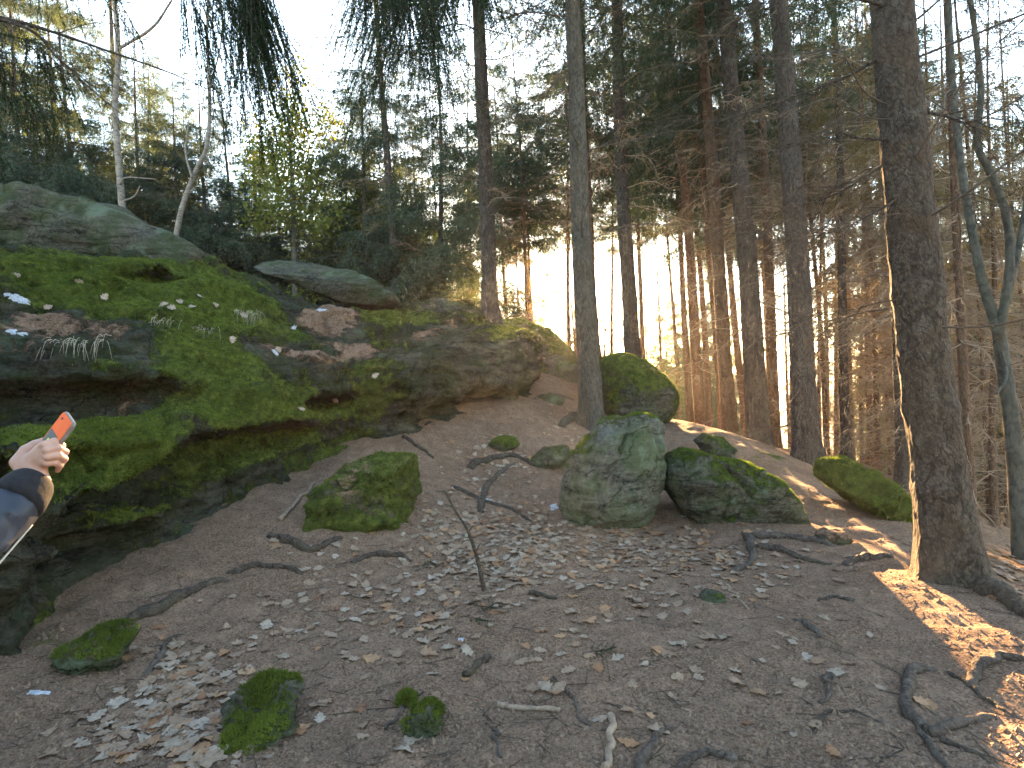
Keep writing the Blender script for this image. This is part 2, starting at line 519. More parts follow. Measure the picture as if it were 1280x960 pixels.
M_leaf_pale = make_leaf('pale_oak_leaf', [(0.2, (0.310, 0.236, 0.172)), (0.5, (0.397, 0.316, 0.241)), (0.8, (0.471, 0.397, 0.322))])
M_root = make_bark('root_bark', [(0.0560, 0.0416, 0.0336), (0.0960, 0.0760, 0.0624), (0.1680, 0.1400, 0.1200), (0.1200, 0.0960, 0.0800)], (1, 1, 1), bump=0.8)
M_root_dark = make_bark('dark_root_bark', [(0.0473, 0.0351, 0.0284), (0.0810, 0.0621, 0.0500), (0.1485, 0.1188, 0.0945), (0.0945, 0.0810, 0.0540)], (1, 1, 1), bump=0.8)
M_stick = make_simple('bare_stick_wood', [(0.3, (0.14, 0.10, 0.07)), (0.7, (0.34, 0.25, 0.18))], 30.0, 0.8, 0.5)
M_moss_tuft = make_foliage('moss_fronds', (0.052, 0.075, 0.016), (0.175, 0.215, 0.045), 0.3, (1.3, 1.4, 0.6), 0.0)
M_dry_grass = make_simple('dry_grass_blades', [(0.3, (0.33, 0.28, 0.22)), (0.7, (0.52, 0.46, 0.38))], 8.0, 0.8, 0)
M_litter = make_simple('fallen_needles', [(0.35, (0.09, 0.06, 0.042)), (0.65, (0.24, 0.165, 0.115))], 55.0, 0.85, 0)
M_ice = make_simple('old_snow_ice', [(0.35, (0.25, 0.27, 0.31)), (0.6, (0.46, 0.50, 0.57))], 60.0, 0.6, 0.8, 0.012)
# ------------------------------------------------------------------ terrain
GROUND_PIX = [  # photo pixel and depth of points on the ground
    (0, 950, 2.75), (300, 950, 2.6), (640, 950, 2.55), (960, 950, 2.5), (1270, 950, 2.45),
    (300, 740, 4.5), (600, 737, 4.5), (900, 735, 4.55), (1100, 740, 4.4), (1187, 722, 4.6), (1275, 775, 3.95),
    (480, 690, 5.3), (760, 655, 6.3), (640, 620, 7.0), (600, 570, 8.0), (650, 520, 9.2), (740, 532, 9.4),
    (690, 480, 11.0), (700, 455, 13.0), (1015, 665, 6.0), (1000, 600, 7.9), (880, 533, 10.0), (795, 522, 10.5),
    (1012, 577, 9.7), (948, 560, 11.2), (877, 535, 12.4), (1058, 573, 11.2), (1080, 622, 7.3), (1130, 668, 5.9),
    (1127, 602, 10.5), (1215, 672, 8.0), (1278, 698, 6.2), (1240, 705, 5.4), (0, 795, 3.7), (130, 728, 4.5),
    (206, 688, 5.0), (273, 642, 5.6), (350, 596, 6.6), (438, 547, 8.0), (515, 544, 8.2), (567, 524, 8.8), (657, 493, 9.9),
    (60, 870, 3.2), (220, 900, 2.95), (150, 800, 3.75), (400, 660, 5.6), (1100, 860, 3.05), (850, 850, 3.1)]
GROUND_XYZ = [(0, 0, 0.0), (-1.4, 0.9, 0.05), (-4, -1, 0.3), (3, -1, -0.1), (0, -6, -0.1), (-6, -5, 0.5), (6, -5, -0.6),
              (5.0, 2.0, -0.35), (7.5, 4.5, -1.0), (8, 9, -1.3), (9, 15, -2.2), (4, 18, -0.9), (0.5, 17, 1.0), (1.5, 22, -0.8),
              (-4, 6, 0.3), (-6, 4, 0.3), (-7, 9, 0.8), (-3, 12, 1.6), (-9, 14, 1.8), (-5, 18, 2.0), (-12, 6, 1.2),
              (-10, 24, 1.2), (10, 24, -3.2), (0, 27, -2.0), (3.2, 13.2, -0.1), (2.2, 13.5, 0.55)]
_cp = np.array([P(*g) for g in GROUND_PIX] + [np.array(g, float) for g in GROUND_XYZ])

def _tps(r2):
    return np.where(r2 > 1e-12, 0.5 * r2 * np.log(r2 + 1e-12), 0)

def tps_fit(pts, lam=0.05):
    X = pts[:, :2]; n = len(X)
    K = _tps(((X[:, None] - X[None]) ** 2).sum(-1)) + lam * np.eye(n)
    Pm = np.hstack([np.ones((n, 1)), X])
    A = np.block([[K, Pm], [Pm.T, np.zeros((3, 3))]])
    w = np.linalg.solve(A, np.concatenate([pts[:, 2], np.zeros(3)]))
    return X, w

def tps_eval(fit, x, y):
    X, w = fit
    sh = np.shape(x); x = np.ravel(x); y = np.ravel(y)
    r = w[-3] + w[-2] * x + w[-1] * y
    for k in range(len(X)):
        r = r + w[k] * _tps((x - X[k, 0]) ** 2 + (y - X[k, 1]) ** 2)
    return r.reshape(sh)

_gfit = tps_fit(_cp, 0.02)
_gs = 0.06
_gax = np.arange(-18.6, 18.6 + _gs, _gs)
_gtab = tps_eval(_gfit, *np.meshgrid(_gax, _gax + 8, indexing='ij'))

def near_height(x, y):
    u = np.clip((x + 18.6) / _gs, 0, len(_gax) - 1.001); v = np.clip((y - 8 + 18.6) / _gs, 0, len(_gax) - 1.001)
    i = u.astype(int); j = v.astype(int); a = u - i; b = v - j
    return (_gtab[i, j] * (1 - a) + _gtab[i + 1, j] * a) * (1 - b) + (_gtab[i, j + 1] * (1 - a) + _gtab[i + 1, j + 1] * a) * b

def G(x, y, detail=True):
    """Height of the ground at (x, y)."""
    x = np.asarray(x, float); y = np.asarray(y, float)
    xs = np.ravel(x); ys = np.ravel(y)
    r = np.hypot(xs, ys - 8)
    sc = np.minimum(1.0, 18.0 / np.maximum(r, 1e-6))
    near = near_height(xs * sc, 8 + (ys - 8) * sc)
    far = -3.0 - 24.0 * (1 - np.exp(-np.maximum(r - 18, 0) / 60.0)) + np.where(xs < -4, 5.0, 0) * np.exp(-np.maximum(r - 18, 0) / 30.0)
    k = np.clip((r - 17) / 10.0, 0, 1); k = k * k * (3 - 2 * k)
    z = near * (1 - k) + far * k
    if detail:
        p = np.stack([xs, ys, 0 * xs], -1)
        fade = np.exp(-r / 40.0)
        z = z + fade * (0.035 * fbm(p * 1.3, 3, 3) + 0.015 * fbm(p * 6.0, 3, 9) + 0.004 * vnoise(p * 30.0, 21))
    return z.reshape(x.shape)

def ground_hit(px, py, dmax=25.0):
    """Where the view rays of photo pixels meet the ground (vectorised)."""
    px = np.atleast_1d(np.asarray(px, float)); py = np.atleast_1d(np.asarray(py, float))
    R = FW[None] + ((px - 640) / F_PX)[:, None] * RX + ((480 - py) / F_PX)[:, None] * UP
    ds = np.geomspace(1.6, dmax, 150)
    pts = CAM + R[:, None, :] * ds[None, :, None]
    below = pts[..., 2] < G(pts[..., 0], pts[..., 1], False)
    i = np.where(below.any(1), below.argmax(1), len(ds) - 1)
    lo = ds[np.maximum(i - 1, 0)]; hi = ds[i]
    for _ in range(10):
        m = 0.5 * (lo + hi); q = CAM + R * m[:, None]
        b = q[:, 2] < G(q[:, 0], q[:, 1], False)
        hi = np.where(b, m, hi); lo = np.where(b, lo, m)
    q = CAM + R * hi[:, None]
    q[:, 2] = G(q[:, 0], q[:, 1])
    return q, hi

# one sheet: fine fan in front of the camera, coarse elsewhere, out to the horizon
_ang = np.concatenate([np.radians(np.arange(-50, 50, 0.27)), np.radians(np.arange(52, 308, 4.0))])
_rad = [0.15, 0.5, 1.0, 1.5]
while _rad[-1] < 16: _rad.append(_rad[-1] * 1.0072)
while _rad[-1] < 60: _rad.append(_rad[-1] * 1.03)
while _rad[-1] < 30000: _rad.append(_rad[-1] * 1.2)
_rad = np.array(_rad)
gx = (_rad[:, None] * np.sin(_ang)[None]).ravel(); gy = (_rad[:, None] * np.cos(_ang)[None]).ravel()
gz = G(gx, gy)
na, nr = len(_ang), len(_rad)
_i = np.arange(nr - 1)[:, None] * na; _j = np.arange(na)[None]
_q = np.stack([_i + _j, _i + na + _j, _i + na + (_j + 1) % na, _i + (_j + 1) % na], -1).reshape(-1, 4)
gV = np.vstack([np.stack([gx, gy, gz], -1), [[0, 0, float(G(0.0, 0.0))]]])
_tri = np.stack([np.full(na, len(gV) - 1), np.arange(na), (np.arange(na) + 1) % na], -1)
me = mesh_np('ground', gV, [_q[:, ::-1], _tri[:, ::-1]], M_ground)
gp = gV.copy(); gp[:, 2] = 0
_m = np.full(len(gV), 0.12)
for (cx, cy, rr, s) in [(-1.0, 7.6, 0.5, 0.3), (3.4, 8.6, 0.8, 0.3), (-3.0, 3.6, 0.7, 0.3), (0.9, 13.4, 1.4, 0.5)]:
    _m += s * np.exp(-((gV[:, 0] - cx) ** 2 + (gV[:, 1] - cy) ** 2) / rr ** 2)
attr(me, 'moss', _m)
_l = np.clip((np.hypot(gV[:, 0], gV[:, 1] - 4) - 9) / 6, 0, 0.9) + 0.8 * np.exp(-((gV[:, 0] - 4.6) ** 2 / 0.6 + (gV[:, 1] - 5.6) ** 2 / 1.5))
attr(me, 'litter', _l)
ground = tag(link('ground', me), 'bare brown forest soil strewn with needles and dead leaves', 'ground', kind='structure')

# ------------------------------------------------------------------ rock outcrop
TOP_PIX = [(90, 548, 4.3), (170, 517, 4.9), (250, 492, 5.55), (340, 468, 6.4), (430, 448, 7.7), (530, 434, 8.7), (560, 428, 9.0), (600, 418, 9.55), (650, 402, 10.3), (640, 405, 10.6),
           (0, 440, 5.1), (100, 435, 5.4), (200, 445, 6.0), (300, 440, 6.7), (400, 430, 7.8),
           (50, 350, 6.4), (200, 332, 7.8), (300, 400, 7.7), (330, 362, 9.0), (400, 415, 8.6), (470, 400, 9.9), (550, 402, 10.5), (612, 404, 11.4),
           (0, 310, 7.0), (120, 320, 7.7), (250, 325, 9.0), (395, 380, 10.8), (500, 384, 12.0), (560, 392, 12.0), (120, 390, 6.1), (250, 380, 7.4), (30, 470, 4.95)]
TOP_XYZ = [(-4.6, 3.2, 1.35), (-6.5, 4.0, 2.3), (-8.5, 5.5, 2.9), (-8, 10, 3.1), (-4.5, 13.0, 2.9), (0, 13.5, 2.5), (-7, 12, 3.0), (1.2, 12, 2.3), (-5.5, 2.0, 0.9)]
_tfit = tps_fit(np.array([P(*g) for g in TOP_PIX] + [np.array(g, float) for g in TOP_XYZ]), 0.01)
FOOT = np.array([P(*g)[:2] for g in [(20, 810, 3.55), (130, 728, 4.45), (206, 688, 4.95), (273, 642, 5.6), (350, 596, 6.55), (440, 551, 7.75),
                                     (515, 552, 7.9), (567, 534, 8.45), (640, 504, 9.4), (667, 494, 9.85)]]
                + [(0.40, 10.9), (0.3, 12.4), (-0.6, 13.6), (-4, 14.2), (-8.6, 13.0), (-9.2, 8), (-9.0, 4.5), (-6.6, 1.9), (-4.2, 2.35)])

def poly_sd(x, y, poly):
    """Signed distance to a polygon, positive inside."""
    d = np.full(x.shape, 1e9); ins = np.zeros(x.shape, bool)
    n = len(poly)
    for k in range(n):
        a, b = poly[k], poly[(k + 1) % n]
        e = b - a
        t = np.clip(((x - a[0]) * e[0] + (y - a[1]) * e[1]) / (e @ e), 0, 1)
        d = np.minimum(d, np.hypot(x - a[0] - t * e[0], y - a[1] - t * e[1]))
        c = (a[1] > y) != (b[1] > y)
        with np.errstate(divide='ignore', invalid='ignore'):
            xi = a[0] + (y - a[1]) * e[0] / (e[1] if abs(e[1]) > 1e-9 else 1e-9)
        ins ^= c & (x < xi)
    return np.where(ins, d, -d)

H = 0.036
ox, oy, oz = -9.4, 1.7, -0.35
nx, ny, nz = int(10.2 / H), int(12.7 / H), int(4.0 / H)
X2, Y2 = np.meshgrid(ox + np.arange(nx) * H, oy + np.arange(ny) * H, indexing='ij')
p2 = np.stack([X2.ravel(), Y2.ravel(), np.zeros(X2.size)], -1)
Htop = tps_eval(_tfit, X2, Y2) + (0.07 * fbm(p2 * 0.9, 3, 31) + 0.05 * fbm(p2 * 2.6, 3, 47)).reshape(X2.shape)
# broken, hummocky terraces
step = 0.30
q_ = (Htop + 0.10 * fbm(p2 * 0.7, 2, 77).reshape(X2.shape)) / step
fr = q_ - np.floor(q_)
Hter = Htop + step * (np.clip((fr - 0.5) * 2.0 + 0.5, 0, 1) - fr) * 0.28
Htop = Hter
Fp = poly_sd(X2, Y2, FOOT) + (0.10 * fbm(p2 * 1.1, 3, 5)).reshape(X2.shape)
Zb = G(X2, Y2, False)
Z = (oz + np.arange(nz) * H).astype(np.float32)
f = np.empty((nx, ny, nz), np.float32)
face_h = np.clip(0.55 + 0 * Htop, 0.3, 3)
for k in range(nz):
    t = (Z[k] - Zb)
    # undercut at the foot of the face, bulge above, rounded shoulder
    inset = 0.20 * np.exp(-((t - 0.10) / 0.18) ** 2) - 0.10 * np.exp(-((t - 0.62) / 0.3) ** 2) + 0.06 * np.clip((t - 1.1) / 0.5, 0, 2)
    f[:, :, k] = smax((Z[k] - Htop) * 0.8, inset - Fp, 0.16)
f += 0.065 * grid_noise(f.shape, (24, 24, 6), 1) + 0.055 * grid_noise(f.shape, (9, 9, 7), 2) + 0.11 * grid_noise(f.shape, (38, 38, 14), 3)
f += 0.022 * grid_noise(f.shape, (5, 5, 2.5), 4)

def carve(px, py, d, rx, ry, rz, k=0.12):
    c = P(px, py, d)
    X = (ox + np.arange(nx) * H)[:, None, None]; Y = (oy + np.arange(ny) * H)[None, :, None]; Zz = Z[None, None, :]
    e = (np.sqrt(((X - c[0]) / rx) ** 2 + ((Y - c[1]) / ry) ** 2 + ((Zz - c[2]) / rz) ** 2) - 1) * min(rx, ry, rz)
    global f
    m = e < 0.5
    f = np.where(m, smax(f, -e, k), f).astype(np.float32)

for c in [(20, 508, 4.8, 0.8, 0.6, 0.19), (100, 500, 5.0, 0.75, 0.6, 0.17), (165, 492, 5.4, 0.6, 0.55, 0.13),   # long shady recess under the upper ledge
          (270, 562, 5.6, 0.55, 0.7, 0.17), (190, 612, 5.0, 0.6, 0.8, 0.16), (350, 545, 6.5, 0.5, 0.7, 0.14), (400, 505, 7.4, 0.4, 0.5, 0.1), (130, 690, 4.5, 0.5, 0.7, 0.13),          # hollows in the face
          (500, 462, 8.35, 0.42, 0.35, 0.11), (535, 480, 8.5, 0.3, 0.3, 0.10),
          (185, 343, 7.55, 0.34, 0.5, 0.12), (435, 440, 7.8, 0.3, 0.3, 0.06), (605, 500, 9.15, 0.5, 0.4, 0.18), (545, 515, 8.5, 0.35, 0.35, 0.15),
          (60, 590, 3.95, 0.5, 0.35, 0.12), (120, 655, 4.2, 0.5, 0.35, 0.14)]:
    carve(*c)
for ax_, s_ in ((0, 0), (0, -1), (1, 0), (1, -1), (2, 0), (2, -1)):
    sl = [slice(None)] * 3; sl[ax_] = s_
    f[tuple(sl)] = np.maximum(f[tuple(sl)], 0.01)
oV, oQ = surface_nets(f, (ox, oy, oz), H)
del f
# drop what lies well under the soil
_kv = oV[:, 2] > G(oV[:, 0], oV[:, 1], False) - 0.16
oQ = oQ[_kv[oQ].any(1)]
_us = np.unique(oQ); _re = np.full(len(oV), -1); _re[_us] = np.arange(len(_us)); oV = oV[_us]; oQ = _re[oQ]
me = mesh_np('tmp', oV, oQ)
oN = vert_normals(me)
if oN[np.argmax(oV[:, 2]), 2] < 0:
    oQ = oQ[:, ::-1]; oN = -oN
bpy.data.meshes.remove(me)
dsp = 0.034 * fbm(oV * np.array([4, 4, 10]), 4, 61) + 0.020 * fbm(oV * 13, 3, 67)
rid_ = 1 - np.abs(fbm(oV * np.array([1.3, 1.3, 3.2]) + 3, 3, 71)); dsp -= 0.09 * np.clip(rid_ - 0.86, 0, 1) / 0.14
oV = oV + oN * dsp[:, None]
bvh_out = bvh_of(oV, oQ)

def rock_hit(px, py):
    """Where a photo pixel's ray meets the outcrop."""
    r = Vector(ray(px, py)).normalized()
    loc, nrm, idx, dist = bvh_out.ray_cast(Vector(CAM), r)
    return (None, None) if loc is None else (np.array(loc), np.array(nrm))

def rock_down(x, y):
    loc, nrm, idx, dist = bvh_out.ray_cast(Vector((x, y, 8.0)), Vector((0, 0, -1)))
    return (None, None) if loc is None else (np.array(loc), np.array(nrm))

moss = 0.36 + 0.26 * fbm(oV * 1.7, 3, 88) + 0.16 * np.clip(oN[:, 2], -1, 0.6) - 0.35 * np.clip(-oN[:, 2] - 0.1, 0, 1)
soil = 0.10 + 0.35 * np.clip(oN[:, 2] - 0.35, -1, 1) + 0.22 * fbm(oV * 1.1, 3, 99)
MOSS_SPOTS = [  # photo pixel, radius in metres, strength
    (200, 345, 1.0, .55), (300, 360, 0.8, .4), (120, 345, .9, .45), (260, 395, .7, .3), (60, 330, .7, .35), (340, 375, .5, .3), (110, 390, .5, .3),
    (270, 420, .7, .4), (300, 450, .6, .3), (150, 540, .7, .5), (250, 510, .8, .5), (330, 500, .6, .35), (200, 570, .7, .35), (370, 530, .7, .4),
    (300, 555, .6, .3), (120, 600, .7, .25), (480, 500, .6, .35), (440, 500, .6, .3), (520, 490, .5, .3), (490, 395, .6, .6), (530, 400, .5, .4),
    (450, 460, .5, .25), (620, 425, .6, .45), (580, 432, .5, .3), (640, 410, .5, .4), (230, 460, .5, .3), (40, 560, .6, .2), (380, 465, .4, .3)]
SOIL_SPOTS = [(420, 385, .6, .5), (560, 405, .5, .35), (430, 470, .6, .5), (340, 440, .7, .5), (330, 480, .5, .4), (60, 400, .5, .45), (140, 410, .35, .3),
              (400, 400, .45, .4), (520, 415, .5, .4), (30, 440, .4, .35), (450, 440, .6, .5), (230, 525, .35, .5), (170, 500, .5, .4)]
BARE_SPOTS = [(350, 375, .45, .8), (420, 380, .7, .5), (600, 470, .9, 1.0), (560, 480, .7, .8), (640, 460, .7, .9), (520, 520, .5, .7), (600, 510, .7, .8),
              (80, 500, 0.7, .5), (220, 640, .5, .3), (80, 710, .7, .4)]
for lst, arr, sg in ((MOSS_SPOTS, moss, 1), (SOIL_SPOTS, soil, 1), (SOIL_SPOTS, moss, -0.9), (BARE_SPOTS, moss, -1), (BARE_SPOTS, soil, -0.8)):
    for (a, b, r, s) in lst:
        c, _n = rock_hit(a, b)
        if c is not None:
            arr += sg * s * np.exp(-((oV - c) ** 2).sum(1) / (r * r * 0.55))
for (a, b, r, s) in MOSS_SPOTS:
    c, _n = rock_hit(a, b)
    if c is not None:
        soil -= 0.6 * s * np.exp(-((oV - c) ** 2).sum(1) / (r * r * 0.55))
moss = np.clip(moss, 0, 1); soil = np.clip(soil, 0, 1)
me = mesh_np('stone_mass', oV, oQ, M_rock)
attr(me, 'moss', moss); attr(me, 'soil', soil)
outcrop = tag(link('rock_outcrop', None), 'huge mossy sandstone outcrop with dark hollows under its ledges', 'rock')
outcrop.location = (-3, 6, 0.6)
_om = link('stone_mass', me, outcrop, (3, -6, -0.6))

def moss_tufts(V, Qf, w, n, size, seed, dcut=11.0):
    """Short moss fronds on the faces where w is high -> verts, tris."""
    r = np.random.default_rng(seed)
    c = V[Qf].mean(1); fw = w[Qf].mean(1)
    nrm = np.cross(V[Qf[:, 2]] - V[Qf[:, 0]], V[Qf[:, 3]] - V[Qf[:, 1]]); ar = np.linalg.norm(nrm, axis=1) + 1e-12
    nrm = nrm / ar[:, None]
    dist = np.linalg.norm(c - CAM, axis=1)
    facing = ((CAM - c) * nrm).sum(1) / dist > -0.25
    pr = ar * np.clip(fw - 0.42, 0, 1) * facing * np.clip(8.0 / dist, 0, 2) ** 1.5 * (dist < dcut)
    if pr.sum() <= 0: return None
    idx = r.choice(len(Qf), n, p=pr / pr.sum())
    a = r.random((n, 1)); b = r.random((n, 1))
    q = Qf[idx]
    base = (V[q[:, 0]] * (1 - a) + V[q[:, 1]] * a) * (1 - b) + (V[q[:, 3]] * (1 - a) + V[q[:, 2]] * a) * b
    nn = nrm[idx]
    out_v, out_t = [], []
    for k in range(3):
        dr = nn * 0.8 + r.normal(0, 0.55, (n, 3)); dr[:, 2] += 0.25
        dr /= np.linalg.norm(dr, axis=1, keepdims=True)
        sd = np.cross(dr, r.normal(0, 1, (n, 3))); sd /= np.linalg.norm(sd, axis=1, keepdims=True) + 1e-9
        L = size * r.uniform(0.5, 1.25, (n, 1)); W = L * 0.17
        p = np.stack([base - nn * 0.003 - sd * W, base - nn * 0.003 + sd * W, base + dr * L], 1).reshape(-1, 3)
        out_t.append(np.arange(n * 3).reshape(-1, 3) + len(out_v) * n * 3)
        out_v.append(p)
    return np.vstack(out_v), np.vstack(out_t)

mv, mt = moss_tufts(oV, oQ, moss, 60000, 0.022, 5)
_mo = tag(link('moss', mesh_np('moss', mv, mt, M_moss_tuft, False), outcrop, (3, -6, -0.6)), None, kind='stuff')

# ------------------------------------------------------------------ boulders
def ico(sub):
    import bmesh
    bm = bmesh.new(); bmesh.ops.create_icosphere(bm, subdivisions=sub, radius=1.0)
    v = np.array([x.co[:] for x in bm.verts]); t = np.array([[q.index for q in fc.verts] for fc in bm.faces])
    bm.free(); return v, t
ICO = {k: ico(k) for k in (3, 4, 5, 6)}

def ray_poly(poly, th):
    """Distance from the origin to a star-shaped outline along angles th."""
    a = np.arctan2(poly[:, 1], poly[:, 0]); r = np.hypot(poly[:, 0], poly[:, 1])
    o = np.argsort(a); a = a[o]; poly = poly[o]
    n = len(poly); res = np.zeros(len(th))
    dx, dy = np.cos(th), np.sin(th)
    best = np.full(len(th), 0.0)
    for k in range(n):
        p, q = poly[k], poly[(k + 1) % n]
        e = q - p
        den = dx * e[1] - dy * e[0]
        with np.errstate(divide='ignore', invalid='ignore'):
            s = (p[0] * e[1] - p[1] * e[0]) / den
            u = (p[0] * dy - p[1] * dx) / den
        ok = (s > 0) & (u >= -1e-6) & (u <= 1 + 1e-6) & np.isfinite(s)
        best = np.where(ok & (s > best), s, best)
    return best

M_pale = make_rock_mat('pale_boulder_stone', 1.15, soil=False)

def boulder(label, outline, d=None, depth=0.8, moss_w=0.5, sub=5, seed=1, mat=None, name='boulder', cuts=(), groove=(), soil_w=0.0,
            back=0.5, sink=0.25, noise=1.0, tufts=0, group=None, cat='boulder', squar=0.75, moss_top=0.35):
    ol = np.array(outline, float)
    c = 0.5 * (ol.max(0) + ol.min(0))
    bx = ol[np.argmax(ol[:, 1])]
    if d is None:
        _, dd = ground_hit([c[0]], [ol[:, 1].max() - 1]); d = float(dd[0])
    w = (ol[:, 0].max() - ol[:, 0].min()) / F_PX * d; hgt = (ol[:, 1].max() - ol[:, 1].min()) / F_PX * d
    D = depth * 0.5 * (w + hgt) * 0.5                     # half depth
    dc = d + D * back
    poly = np.stack([(ol[:, 0] - c[0]), -(ol[:, 1] - c[1])], -1) / F_PX * dc
    poly[:, 1] = np.where(poly[:, 1] < 0, poly[:, 1] * (1 + sink) , poly[:, 1])
    v, tr = ICO[sub]
    v = v.copy()
    th = np.arctan2(v[:, 2], v[:, 0])
    rr = ray_poly(poly, th)
    # circular smoothing of the radial outline
    ts = np.linspace(-math.pi, math.pi, 361); rs = ray_poly(poly, ts)
    ker = np.exp(-0.5 * (np.arange(-9, 10) / 3.0) ** 2); ker /= ker.sum()
    rs = np.convolve(np.concatenate([rs[-10:-1], rs, rs[1:10]]), ker, 'same')[9:-9]
    rr = np.interp(th, ts, rs)
    rad = np.hypot(v[:, 0], v[:, 2]) ** squar
    dy = np.sign(v[:, 1]) * np.abs(v[:, 1]) ** 0.8
    loc = np.stack([np.cos(th) * rr * rad, dy * D, np.sin(th) * rr * rad], -1)
    size = 0.5 * (w + hgt)
    for (nvec, off) in cuts:
        nv = np.array(nvec, float); nv /= np.linalg.norm(nv)
        s = loc @ nv - off * size
        loc -= np.clip(s, 0, None)[:, None] * nv * 0.85
    nr_ = loc / (np.linalg.norm(loc, axis=1, keepdims=True) + 1e-9)
    q = loc / size
    disp = 0.050 * fbm(q * 2.2, 3, seed) + 0.028 * fbm(q * np.array([4, 4, 8]), 3, seed + 5) + 0.010 * fbm(q * 14, 3, seed + 9)
    rid = 1 - np.abs(fbm(q * 2.6 + 5, 3, seed + 21))
    disp -= 0.035 * np.clip(rid - 0.82, 0, 1) / 0.18
    loc += nr_ * (disp * size * noise)[:, None]
    for (pa, pb, wd, dp) in groove:                    # crack across the face, in outline pixels
        A = np.array([(pa[0] - c[0]), -(pa[1] - c[1])]) / F_PX * dc; B = np.array([(pb[0] - c[0]), -(pb[1] - c[1])]) / F_PX * dc
        e = B - A; xz = loc[:, [0, 2]]
        t = np.clip(((xz - A) @ e) / (e @ e), 0, 1)
        ds = np.linalg.norm(xz - A - t[:, None] * e, axis=1) + 0.012 * fbm(q * 6, 2, 3)
        loc -= nr_ * (dp * np.exp(-(ds / wd) ** 2) * (loc[:, 1] < D * 0.4))[:, None]
    Wp = loc[:, :1] * RX + loc[:, 1:2] * FW + loc[:, 2:] * UP
    ctr = CAM + dc * ray(c[0], c[1])
    me = mesh_np(name, Wp, tr, mat or M_boulder)
    N = vert_normals(me)
    m = moss_w + moss_top * N[:, 2] + 0.28 * fbm(Wp * 1.7 / max(size, 0.4), 3, seed + 40)
    attr(me, 'moss', np.clip(m, 0, 1))
    attr(me, 'soil', np.clip(soil_w + 0.4 * (N[:, 2] - 0.5) + 0.3 * fbm(Wp * 2, 2, seed + 3), 0, 1) if soil_w > 0 else np.zeros(len(Wp)))
    if tufts:
        root = link(name, None, None, tuple(ctr))
        link('stone', me, root)
        qd = np.hstack([tr, tr[:, 2:]])
        c3 = Wp + ctr
        res = moss_tufts(c3, qd, np.clip(m, 0, 1), tufts, 0.018, seed, 14.0)
        if res is not None:
            tag(link('moss', mesh_np('moss', res[0] - ctr, res[1], M_moss_tuft, False), root), None, kind='stuff')
        o = root
    else:
        o = link(name, me, None, tuple(ctr))
    tag(o, label, cat, group)
    return o

boulder('tall green-tinged boulder split by a crack, stray snow at its foot',
        [(699, 610), (702, 638), (712, 652), (762, 653), (800, 640), (822, 622), (832, 585), (829, 550), (821, 522), (805, 516), (775, 522), (745, 533), (722, 556), (707, 582)],
        d=6.25, depth=0.95, moss_w=0.10, sub=6, seed=11, cuts=[((-0.5, -0.8, 0.25), 0.47), ((0.55, -0.75, 0.25), 0.52)],
        groove=[((783, 520), (765, 556), 0.022, 0.055), ((765, 556), (752, 600), 0.018, 0.03), ((808, 520), (818, 560), 0.02, 0.05)], tufts=3000, moss_top=0.55, mat=M_pale, noise=0.75)
boulder('long low mossy boulder leaning against the tall cracked boulder',
        [(828, 600), (833, 570), (860, 561), (888, 567), (920, 573), (958, 590), (983, 610), (1000, 637), (1020, 663), (985, 664), (930, 656), (880, 646), (845, 628)],
        d=6.2, depth=0.9, moss_w=0.30, sub=6, seed=23, cuts=[((0.1, -0.9, 0.5), 0.30), ((0.0, -0.9, -0.45), 0.26)], groove=[((888, 570), (925, 615), 0.03, 0.06)], tufts=6000)
boulder('big rounded mossy boulder behind the bare spruce trunk on the path',
        [(738, 480), (748, 448), (775, 442), (802, 450), (830, 470), (844, 490), (841, 510), (828, 523), (790, 524), (750, 516)], d=10.2, depth=1.15, moss_w=0.50, sub=5, seed=31, noise=0.7, tufts=3500)
boulder('bright green moss cushion over a rock at the sunny path edge',
        [(1021, 596), (1040, 579), (1065, 576), (1090, 584), (1115, 604), (1139, 622), (1137, 660), (1126, 670), (1100, 652), (1080, 632), (1045, 610)], d=6.5, depth=0.8, moss_w=0.95, sub=6, seed=37,
        cuts=[((-0.3, -0.8, 0.4), 0.33)], tufts=7000, noise=1.5, sink=0.5)
boulder('mossy stone block under the outcrop with needle soil on its top',
        [(383, 645), (393, 612), (420, 590), (470, 568), (515, 552), (526, 570), (523, 620), (503, 645), (462, 666), (420, 662)], d=5.75, depth=1.1, moss_w=0.74, sub=6, seed=41, noise=1.7, squar=0.55, sink=0.5,
        cuts=[((0.05, -0.25, 1.0), 0.20), ((0.25, -0.95, 0.15), 0.30), ((0.95, -0.2, 0.1), 0.40)], soil_w=0.5, tufts=7000, moss_top=-0.1)
boulder('long half-buried mossy stone below the dark outcrop hollow',
        [(53, 845), (68, 815), (110, 790), (152, 774), (172, 786), (155, 822), (105, 842)], d=3.45, depth=0.6, moss_w=0.24, sub=5, seed=43, soil_w=0.35, tufts=2000, noise=2.2, squar=0.55, cuts=[((0, -0.6, 0.8), 0.14)], sink=0.9, back=0.7, name='stone', cat='stone')
boulder('flat moss-grown stone sunk in the soil beside a leaf drift',
        [(268, 892), (284, 870), (320, 858), (372, 854), (377, 880), (352, 914), (322, 938), (282, 916)], depth=1.5, back=0.75, sink=0.6, moss_w=0.26, sub=5, seed=47, tufts=3500, name='stone', cat='stone', noise=2.6, squar=0.55, cuts=[((-0.1, -0.5, 0.9), 0.16)])
boulder('small round stone with a moss cap beside a twig',
        [(504, 905), (514, 886), (538, 878), (554, 890), (551, 914), (527, 926), (508, 920)], depth=1.0, moss_w=0.22, sub=5, seed=53, tufts=1200, name='stone', cat='stone', noise=2.0, sink=0.6)
